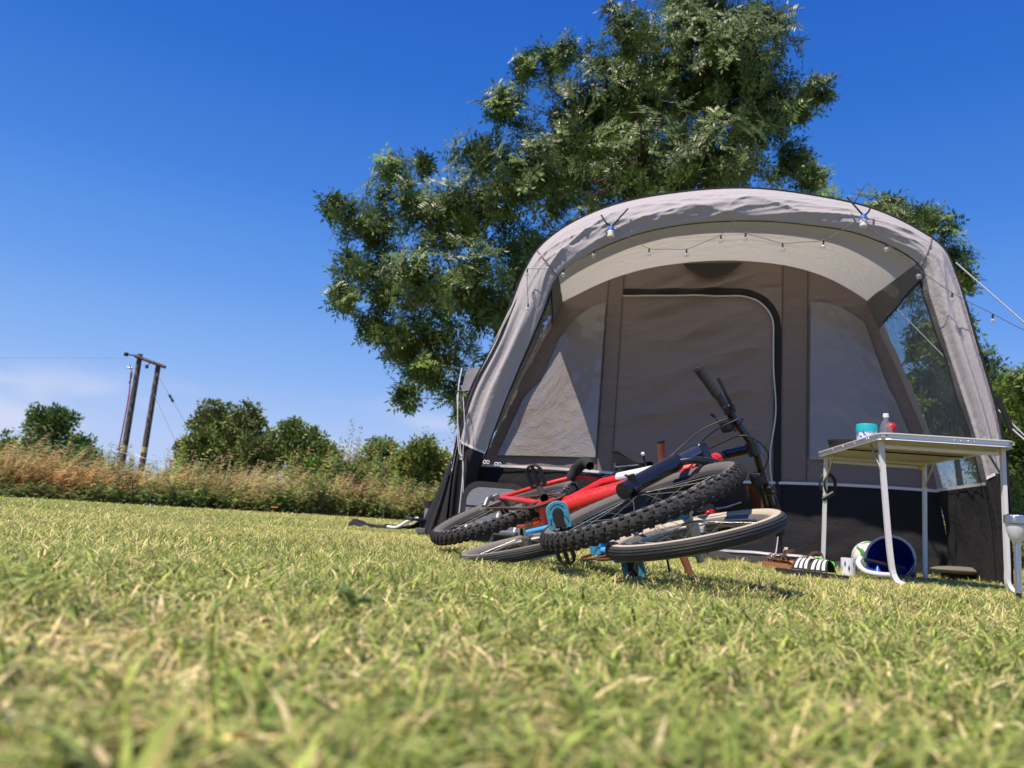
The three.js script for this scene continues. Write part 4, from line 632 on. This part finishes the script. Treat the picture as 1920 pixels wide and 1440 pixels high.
{ const y = .709;
  const g = thing('storage_tub', 'turquoise-lidded white tub on the folding table', 'tub', [1.985, y, -4.33]);
  part('tub_body', new THREE.LatheGeometry([[0, 0], [.045, 0], [.05, .01], [.052, .085]].map(([a, b]) => new THREE.Vector2(a, b)), 28), mat([1, 1, 1], { map: tex(64, 64, (x, yy, u, v) => { const b = tnoise(u, v, 12, 4) > .22; return b ? [.25, .38, .72] : [.82, .84, .88]; }, true, [2, 1]), roughness: .4 }), g);
  part('tub_lid', new THREE.LatheGeometry([[0, .128], [.05, .128], [.055, .123], [.056, .085], [.05, .083]].map(([a, b]) => new THREE.Vector2(a, b)), 28), mat([.02, .42, .47], { roughness: .4 }), g);
  const b = thing('water_bottle', 'clear plastic water bottle with white cap on the table', 'bottle', [2.155, y, -4.46]);
  part('bottle_body', new THREE.LatheGeometry([[0, .002], [.03, .002], [.035, .012], [.033, .05], [.035, .06], [.033, .09], [.035, .12], [.028, .155], [.014, .185], [.013, .2]].map(([q, h]) => new THREE.Vector2(q, h)), 24), mat([.93, .96, .97], { roughness: .08, transmission: .92, ior: 1.4 }), b);
  part('bottle_label', new THREE.CylinderGeometry(.0358, .0358, .045, 24, 1, true).translate(0, .07, 0), mat([.06, .2, .62], { roughness: .5 }), b);
  part('bottle_cap', new THREE.CylinderGeometry(.016, .016, .022, 18).translate(0, .21, 0), M.whiteTape, b);
  const p = thing('squeeze_pot', 'small red-capped orange pot beside the water bottle', 'pot', [2.245, y, -4.58]);
  part('pot_body', new THREE.LatheGeometry([[0, 0], [.022, 0], [.024, .06], [.016, .12]].map(([q, h]) => new THREE.Vector2(q, h)), 18), mat([.6, .25, .06], { roughness: .5 }), p); part('pot_cap', new THREE.SphereGeometry(.03, 16, 12).scale(1, .9, 1).translate(0, .165, 0), mat([.45, .015, .02], { roughness: .4 }), p);
  const d = thing('red_bowl', 'dark red bowl at the right of the things on the table', 'bowl', [2.33, y, -4.55]);
  part('bowl_shell', new THREE.LatheGeometry([[0, .0], [.05, .0], [.07, .03], [.078, .075], [.075, .075], [.066, .03], [0, .012]].map(([q, h]) => new THREE.Vector2(q, h)), 26).scale(.8, 1.25, .8), mat([.28, .012, .04], { roughness: .45 }), d); part('bowl_rim', new THREE.TorusGeometry(.062, .003, 6, 30).rotateX(Math.PI / 2).translate(0, .094, 0), mat([.32, .02, .05], { roughness: .4 }), d);
  const k = thing('black_pan', 'black pan lying low on the left side of the table', 'pan', [1.945, y, -4.42]);
  part('pan_body', new THREE.LatheGeometry([[0, 0], [.07, 0], [.082, .05], [.079, .05], [.067, .006], [0, .006]].map(([q, h]) => new THREE.Vector2(q, h)), 28).translate(-.02, 0, -.08), M.blackMatte, k); part('pan_handle', rod(V(.05, .04, -.1), V(.16, .055, -.14), .009, .008, 8), M.blackMatte, k);
}
// ---------------------------------------------------------------- shoes and toys on the grass
function sandal(label, x, z, turn) {
  const g = thing('leather_sandal', label, 'sandal', [x, .016, z], turn, 'brown leather sandals by the tent'); g.scale.setScalar(1.2);
  const foot = (f) => .034 + .012 * Math.sin(f * 3.1) + .008 * sstep(f, .4, .8), cork = mat([.34, .16, .06], { roughness: .85 }), hide = mat([.12, .055, .03], { roughness: .6 });
  part('sole', [sheet((a, b) => V((b - .5) * 2 * foot(a), .022, lerp(-.12, .12, a)), 20, 6), sheet((a, b) => { const t = a * 6.2832; const f = .5 + .5 * Math.sin(t), s = Math.cos(t) > 0 ? 1 : -1; return V(s * foot(f) * Math.min(1, Math.abs(Math.cos(t)) * 6), b * .022, lerp(-.12, .12, f)); }, 60, 1)], cork, g);
  part('footbed', sheet((a, b) => { const q = (b - .5) * 2; return V(q * foot(a) * .93, .024 + .012 * q * q, lerp(-.115, .115, a)); }, 20, 8), cork, g);
  for (const z0 of [.02, .065]) part('strap', sheet((a, b) => { const t = Math.PI * a; return V(-Math.cos(t) * .048, .02 + .045 * Math.sin(t), z0 + (b - .5) * .028); }, 20, 2), hide, g);
  part('heel_strap', sheet((a, b) => { const t = Math.PI * a; return V(-Math.cos(t) * .043, .03 + .055 * Math.sin(t) + (b - .5) * .014, -.045 - .06 * Math.sin(t)); }, 22, 2), hide, g);
  part('buckle', new THREE.TorusGeometry(.008, .002, 6, 12).rotateY(1.57).translate(.05, .045, .02), M.steel, g);
}
sandal('left brown leather sandal, nearest the bicycles', 1.63, -4.62, 3.3); sandal('right brown leather sandal, next to the table leg', 1.79, -4.6, 3.0);
function slide(label, x, z, turn) {
  const g = thing('slide_sandal', label, 'sandal', [x, .004, z], turn, 'black slide sandals with white stripes'), foot = (f) => .04 + .01 * Math.sin(f * 3.1), rub = mat([.02, .02, .022], { roughness: .7 });
  part('sole', [sheet((a, b) => V((b - .5) * 2 * foot(a), .018 + .006 * (1 - a), lerp(-.13, .13, a)), 20, 6), sheet((a, b) => { const t = a * 6.2832, f = .5 + .5 * Math.sin(t), s = Math.cos(t) > 0 ? 1 : -1; return V(s * foot(f) * Math.min(1, Math.abs(Math.cos(t)) * 5), b * (.018 + .006 * (1 - f)), lerp(-.13, .13, f)); }, 60, 1)], rub, g);
  const S = (a, b, lift) => { const t = Math.PI * (.04 + .92 * a); return V(-Math.cos(t) * (.052 + lift), .02 + (.062 + lift) * Math.sin(t), .0 + (b - .5) * lerp(.1, .075, Math.sin(t)) + .012); };
  part('strap', sheet((a, b) => S(a, b, 0), 26, 6), rub, g); part('strap_lining', sheet((a, b) => S(a, b, -.003), 26, 6), rub, g);
  for (const k of [0, 1, 2]) part('stripe', sheet((a, b) => S(lerp(.04, .96, a), .16 + k * .28 + b * .17, .0016), 26, 1), M.whiteTape, g, 'white stripe');
}
slide('near black slide sandal with white stripes', 1.54, -3.86, .8); slide('far black slide sandal with white stripes behind the other', 1.505, -3.97, .7);
{ const c = thing('green_cup', 'bright green plastic beaker lying beside the table leg', 'cup', [1.87, .045, -4.5]);
  part('cup_wall', new THREE.LatheGeometry([[.028, 0], [.036, .085], [.034, .085], [.026, .003], [0, .003]].map(([q, h]) => new THREE.Vector2(q, h)), 24).rotateZ(1.45), mat([.09, .62, .03], { roughness: .4 }), c); part('cup_lip', new THREE.TorusGeometry(.035, .003, 6, 24).rotateX(Math.PI / 2).translate(0, .085, 0).rotateZ(1.45), mat([.11, .66, .04], { roughness: .4 }), c);
  const m = thing('patterned_mug', 'white mug with blue diamond pattern standing on the grass', 'mug', [1.9, .01, -4.36]);
  const cv = document.createElement('canvas'); cv.width = 512; cv.height = 128; const x = cv.getContext('2d'); x.fillStyle = '#e9e9ea'; x.fillRect(0, 0, 512, 128); for (let i = 0; i < 12; i++) { x.fillStyle = i % 3 ? '#2b3f96' : '#8d93a6'; const cx = 20 + i * 42, cy = i % 2 ? 78 : 46; x.beginPath(); x.moveTo(cx, cy - 30); x.lineTo(cx + 11, cy); x.lineTo(cx, cy + 30); x.lineTo(cx - 11, cy); x.fill(); }
  const ct = new THREE.CanvasTexture(cv); ct.colorSpace = THREE.SRGBColorSpace; ct.wrapS = THREE.RepeatWrapping;
  part('mug_wall', new THREE.CylinderGeometry(.041, .04, .092, 32, 1, true).translate(0, .046, 0), mat([1, 1, 1], { map: ct, roughness: .35 }), m); part('mug_inside', [new THREE.CylinderGeometry(.038, .037, .09, 32, 1, true).translate(0, .047, 0), new THREE.RingGeometry(.038, .041, 32).rotateX(-Math.PI / 2).translate(0, .092, 0), new THREE.CircleGeometry(.038, 24).rotateX(-Math.PI / 2).translate(0, .006, 0)], B.white, m); part('mug_handle', new THREE.TorusGeometry(.026, .006, 8, 20, Math.PI).rotateZ(-Math.PI / 2).translate(.04, .046, 0).rotateY(.9), B.white, m);
  const b = thing('blue_bucket', 'deep blue bucket with pale rim tipped on its side under the table', 'bucket', [2.3, .115, -4.72]);
  const tilt = new THREE.Matrix4().makeRotationFromEuler(new THREE.Euler(1.2, 0, .62)), ax = (q) => q.applyMatrix4(tilt), blueM = mat([.008, .022, .26], { roughness: .4 });
  part('bucket_wall', ax(new THREE.LatheGeometry([[0, -.27], [.095, -.27], [.10, -.26], [.132, 0], [.129, 0], [.096, -.258], [0, -.258]].map(([q, h]) => new THREE.Vector2(q, h)), 40)), blueM, b); part('bucket_rim', ax(new THREE.TorusGeometry(.134, .008, 10, 48).rotateX(Math.PI / 2)), mat([.62, .66, .74], { roughness: .35, transmission: .2 }), b, 'pale translucent rim');
  part('bucket_handle', ax(tube([V(-.135, 0, 0), V(-.1, .02, .1), V(0, .03, .14), V(.1, .02, .1), V(.135, 0, 0)], .004, 24, 6)), M.black, b);
  const f = thing('football', 'white and green football behind the blue bucket', 'ball', [2.36, .105, -5.12]);
  const bt = tex(256, 128, (px, py, u, v) => { const s = Math.sin(u * 12.566 + 2.2 * Math.sin(v * 6.283)), t = Math.abs(s); return t < .28 ? [.22, .55, .10] : t < .34 ? [.08, .09, .08] : [.86, .87, .86]; }, true);
  part('ball_panel', new THREE.SphereGeometry(.105, 36, 24).rotateZ(.7), mat([1, 1, 1], { map: bt, roughness: .4, clearcoat: .3 }), f); part('ball_seam', [0, 1, 2].map((k) => new THREE.TorusGeometry(.1052, .0012, 4, 60).rotateX(k * 1.05 + .4).rotateY(k * 2.1)), M.blackMatte, f);
  const t = thing('toy_dustpan', 'white plastic toy with blue inside lying before the bucket', 'toy', [1.985, .02, -4.24], -.3);
  part('pan_lip', tube([V(-.07, .09, .02), V(-.085, .06, .04), V(-.06, .025, .06), V(0, .012, .07), V(.07, .012, .05)], .014, 30, 8), B.white, t); part('pan_floor', sheet((a, q) => V(lerp(-.07, .08, a), .02 + .03 * (1 - a) * q, lerp(.05, -.08, q)), 8, 6), mat([.012, .05, .42], { roughness: .4 }), t); part('pan_handle', rod(V(-.05, .08, 0), V(.15, .05, -.02), .011, .008, 8), M.black, t); part('blue_peg', new THREE.ConeGeometry(.018, .035, 4).translate(.01, .04, .04), mat([.02, .12, .62], { roughness: .4 }), t);
  const s = thing('grey_board', 'grey rounded board lying in the shade inside the porch', 'board', [2.98, .07, -5.15], .25);
  part('board_deck', new THREE.SphereGeometry(.19, 28, 14).scale(1.25, .14, .55), mat([.16, .15, .13], { roughness: .8 }), s); part('board_foot', bx(.3, .05, .06, 0, -.045, 0, .01), M.blackMatte, s);
}
// ---------------------------------------------------------------- stake light, solar spotlight, chair
{ const g = thing('solar_stake_light', 'steel solar stake light with frosted cup at the right edge', 'garden light', [2.02, 0, -3.12]);
  const br = mat([.66, .66, .67], { roughness: .28, metalness: 1, bumpMap: tex(8, 256, (x, y) => .5 + .5 * Math.sin(y * 91.7) * Math.cos(y * 13.3), false, [1, 2]), bumpScale: .0004 });
  part('stake_tube', new THREE.CylinderGeometry(.0125, .0125, .2, 24).translate(0, .13, 0), br, g); part('ground_spike', new THREE.CylinderGeometry(.011, .004, .1, 10).translate(0, -.02, 0), M.black, g);
  part('frosted_cup', new THREE.LatheGeometry([[0, .222], [.016, .224], [.027, .24], [.035, .268], [.0375, .292], [.036, .292]].map(([q, h]) => new THREE.Vector2(q, h)), 32), mat([.86, .86, .88], { roughness: .5, transmission: .25 }), g); part('clear_collar', new THREE.CylinderGeometry(.041, .038, .012, 32, 1, true).translate(0, .294, 0), mat([.8, .82, .85], { roughness: .1, transmission: .7 }), g);
  part('light_head', new THREE.LatheGeometry([[0, .328], [.04, .328], [.0435, .325], [.0435, .297], [.041, .296]].map(([q, h]) => new THREE.Vector2(q, h)), 36), br, g); part('solar_cell', bx(.045, .003, .045, 0, .3305, 0), mat([.01, .015, .05], { roughness: .2 }), g);
}
{ const g = thing('solar_spotlight', 'black solar spotlight with blue panel by the left tent corner', 'garden light', [-.585, 0, -5.85], .35);
  part('solar_panel', bx(.16, .012, .12, 0, .125, 0, .003).rotateX(.0), mat([.012, .03, .2], { roughness: .15, clearcoat: 1 }), g, 'blue solar panel'); part('panel_frame', bx(.175, .016, .135, 0, .118, 0, .004), M.black, g); part('bracket', [rod(V(0, .11, 0), V(.02, .0, .02), .012, .012, 8), bx(.06, .05, .06, .05, .05, .05, .01)], M.black, g); part('vent_grille', bx(.07, .035, .01, -.02, .045, .09, .004), mat([.25, .25, .26], { roughness: .6 }), g);
  const c = thing('grey_flask', 'grey flask with black lid standing against the tent skirt', 'flask', [-.545, .11, -6.02]);
  part('flask_body', new THREE.CylinderGeometry(.036, .038, .12, 24).translate(0, .05, 0), mat([.22, .23, .22], { roughness: .6 }), c); part('flask_lid', new THREE.CylinderGeometry(.046, .042, .045, 24).translate(0, .13, 0), M.blackMatte, c);
}
{ const g = thing('camping_chair', 'folded grey camping chair with black rim behind the red bicycle', 'chair', [-.06, 0, -5.18], -.1);
  const fab = mat([.15, .165, .19], { roughness: .7, bumpMap: weave, bumpScale: .002 });
  const rr = (w, h, r) => { const s = new THREE.Shape(); s.moveTo(-w, 0); s.lineTo(w, 0); s.lineTo(w, h - r); s.absarc(w - r, h - r, r, 0, Math.PI / 2); s.lineTo(-w + r, h); s.absarc(-w + r, h - r, r, Math.PI / 2, Math.PI); s.closePath(); return s; };
  part('backrest', new THREE.ExtrudeGeometry(rr(.19, .38, .09), { depth: .02, bevelEnabled: true, bevelSize: .006, bevelThickness: .006, bevelSegments: 2, curveSegments: 10 }).rotateX(-.25), fab, g); const hole = rr(.215, .41, .11); hole.holes.push(rr(.185, .375, .09)); part('back_rim', new THREE.ExtrudeGeometry(hole, { depth: .034, bevelEnabled: false, curveSegments: 10 }).translate(0, 0, -.005).rotateX(-.25), M.blackBand, g);
  part('lumbar_seam', bx(.37, .006, .004, 0, .24, -.03), M.blackBand, g); part('seat', bx(.36, .03, .2, .0, .08, .12, .012), fab, g); for (const x of [-.16, .02, .15]) part('leg', rod(V(x, .0, .2), V(x + .02, .2, .02), .010, .010, 8), M.alu, g); part('arm_pad', tube([V(.22, .36, -.1), V(.27, .37, -.06), V(.29, .33, .0)], .018, 12, 8), mat([.4, .42, .44], { roughness: .5 }), g);
}
// ---------------------------------------------------------------- string lights, clip lanterns and guy ropes on the tent
{ const wire = [[.373, 1.948], [.64, 1.944], [.85, 2.078], [.962, 2.252], [1.234, 2.076], [1.487, 2.066], [1.709, 2.159], [1.79, 2.255], [1.868, 2.166], [2.103, 2.088], [2.353, 2.1], [2.58, 2.235], [2.724, 2.072], [2.907, 1.891], [3.09, 1.737], [3.305, 1.604], [3.479, 1.496], [3.66, 1.38]];
  const g = thing('string_light', 'string of clear globe bulbs on a thin dark wire looped across the porch', 'string lights', [-.29, 0, -5.6], -.29203);
  const W = wire.map(([s, y], i) => V(s, y, .075 + .002 * i));
  const pts = []; W.forEach((p, i) => { pts.push(p); if (i < W.length - 1) pts.push(p.clone().lerp(W[i + 1], .5).add(V(0, -.003, 0))); });
  const wm = mat([.12, .125, .13], { roughness: .6 }); part('light_wire', tube(pts, .0024, 260, 5), wm, g); part('light_wire', tube([W[0], V(.385, 1.8, .08), V(.4, 1.69, .08)], .0024, 16, 5), wm, g);
  const bulbs = [0, 1, 2, 4, 5, 6, 8, 9, 10, 12, 13, 14, 15, 16].map((i) => W[i]); bulbs.push(V(.4, 1.69, .08));
  for (const p of bulbs) { const b = part('bulb', new THREE.SphereGeometry(.017, 16, 12).translate(p.x, p.y - .046, p.z), M.bulbGlass, g); part('socket', new THREE.CylinderGeometry(.005, .007, .028, 8).translate(p.x, p.y - .016, p.z), M.black, b); part('filament', new THREE.CylinderGeometry(.0015, .0015, .014, 5).translate(p.x, p.y - .042, p.z), M.steel, b); }
  [['left clip lantern with blue top hanging on the tent band', .962, 2.2, [.879, 2.348], [1.067, 2.388]], ['right clip lantern with blue top hanging on the tent band', 2.594, 2.222, [2.5, 2.409], [2.642, 2.336]]].forEach(([label, s, y, a, b]) => {
    const l = thing('clip_lantern', label, 'lantern', tent.localToWorld(V(s, y, .075)).toArray(), -.29203, 'clip lanterns on the tent band');
    part('lantern_body', new THREE.LatheGeometry([[0, -.035], [.022, -.035], [.026, -.025], [.02, .005], [.023, .02], [0, .02]].map(([q, h]) => new THREE.Vector2(q, h)), 20), mat([.72, .73, .74], { roughness: .4 }), l); part('lantern_top', new THREE.CylinderGeometry(.02, .025, .024, 20).translate(0, .033, 0), mat([.03, .16, .62], { roughness: .4 }), l); part('lantern_lamp', new THREE.SphereGeometry(.02, 14, 10).scale(1, .6, 1).translate(0, -.036, 0), M.bulbGlass, l);
    for (const [q, h] of [a, b]) part('strap', tube([V(0, .045, .0), V((q - s) * .45, (h - y) * .5, .012), V(q - s, h - y, -.03)], .006, 14, 5), M.blackBand, l); });
  const rope = (label, pts, r = .004, kids = []) => { const t = thing('guy_rope', label, 'rope', [-.29, 0, -5.6], -.29203, 'guy ropes of the tent'); part('cord', tube(pts, r, 40, 6), M.rope, t); for (const k of kids) part(...k, t); };
  rope('white guy rope running right from the tent shoulder over the string lights', [V(3.14, 1.97, -.01), V(3.5, 1.578, .0), V(4.4, .58, .02), V(4.9, 0, .03)], .0045, [['runner', bx(.03, .012, .02, 3.75, 1.3, .0), M.black]]);
  rope('white guy rope from the black tab low on the right leg', [V(3.43, .93, -.04), V(3.6, .74, .0), V(4.2, .0, .05)], .005, [['runner', bx(.03, .012, .02, 3.7, .62, .01), M.black]]);
  rope('pale doubled guy ropes hanging down at the left tent edge', [V(-.075, 1.22, .03), V(-.06, 1.06, .1), V(.0, .6, .13), V(.03, .55, .13), V(.04, .02, .14)], .0045, [['cord', tube([V(-.07, 1.04, .1), V(-.03, .8, .12), V(.02, .56, .13)], .0035, 20, 6), M.rope], ['cord', tube([V(-.02, 1.0, .1), V(.02, .8, .13), V(.03, .55, .13), V(.06, .3, .14), V(.06, .02, .15)], .003, 20, 6), M.rope], ['ring', new THREE.TorusGeometry(.012, .003, 6, 16).translate(.02, .565, .135), M.steel], ['runner', bx(.05, .02, .02, -.05, 1.03, .1, .004), M.blackMatte]]);
  rope('guy rope outside the clear right window of the porch', [V(2.95, 1.93, -.9), V(3.3, 1.45, -.75), V(3.85, .7, -.5), V(4.3, 0, -.35)], .004);
}
{ // zip hook by the door, litter and weeds on the lawn
  const g = thing('zip_hook', 'steel snap hook hanging at the foot of the tent door', 'hook', tent.localToWorld(V(2.19, .06, -.78)).toArray(), -.29); part('hook_loop', new THREE.TorusGeometry(.02, .003, 6, 20).scale(.7, 1.4, 1).translate(0, .02, 0), M.steel, g); part('hook_tab', bx(.025, .018, .01, .01, .06, 0, .003), M.whiteTape, g);
  single('paper_scrap', sheet((a, b) => V(-3.95 + .05 * a, ground(-3.95, -9) + .02 + .05 * b * (1 - .5 * a), -9 + .03 * Math.sin(a * 4)), 6, 4), M.whiteTape, 'white scrap of paper on the far lawn at left', 'litter');
  const f = thing('orange_flower', 'single orange flower at the foot of the weeds', 'flower', [-4.9, ground(-4.9, -17.3), -17.3]); part('stem', rod(V(0, 0, 0), V(.01, .14, 0), .006, .005, 5), mat([.12, .2, .05]), f); for (let k = 0; k < 7; k++) part('petal', new THREE.SphereGeometry(.035, 8, 5).scale(1, .35, .6).translate(.045, .15, 0).rotateY(k * .9), mat([.8, .33, .02], { roughness: .6 }), f);
  const R = rng(404), leafM = mat([.12, .19, .045], { roughness: .55, transmission: .3 });
  [['dark broad weed leaf poking up in the middle lawn', -.186, -1.06, .036, 4, .012], ['broad weed leaves in the blurred lawn at right', .435, -.62, .036, 4, .012]].forEach(([label, x, z, h, n, w]) => { const t = thing('broadleaf_weed', label, 'weed', [x, ground(x, z), z]); for (let k = 0; k < n; k++) { const a = k * 1.7 + .3; part('leaf', sheet((u, v) => { const ww = w * Math.sin(Math.PI * Math.pow(u, .75)) * (1 + .3 * Math.sin(u * 19 + k)), c = Math.abs(v - .5); return V(Math.cos(a) * u * h * .8 + Math.sin(a) * (v - .5) * 2 * ww, h * (.3 + (.35 + .35 * ((k * 7) % 3) / 2) * Math.sin(u * 2.1)) + c * .012, Math.sin(a) * u * h * .8 - Math.cos(a) * (v - .5) * 2 * ww); }, 14, 4), leafM, t); } part('stem', rod(V(0, 0, 0), V(0, h * .3, 0), .0015, .0015, 5), leafM, t); });
}

renderer.render(scene, camera);
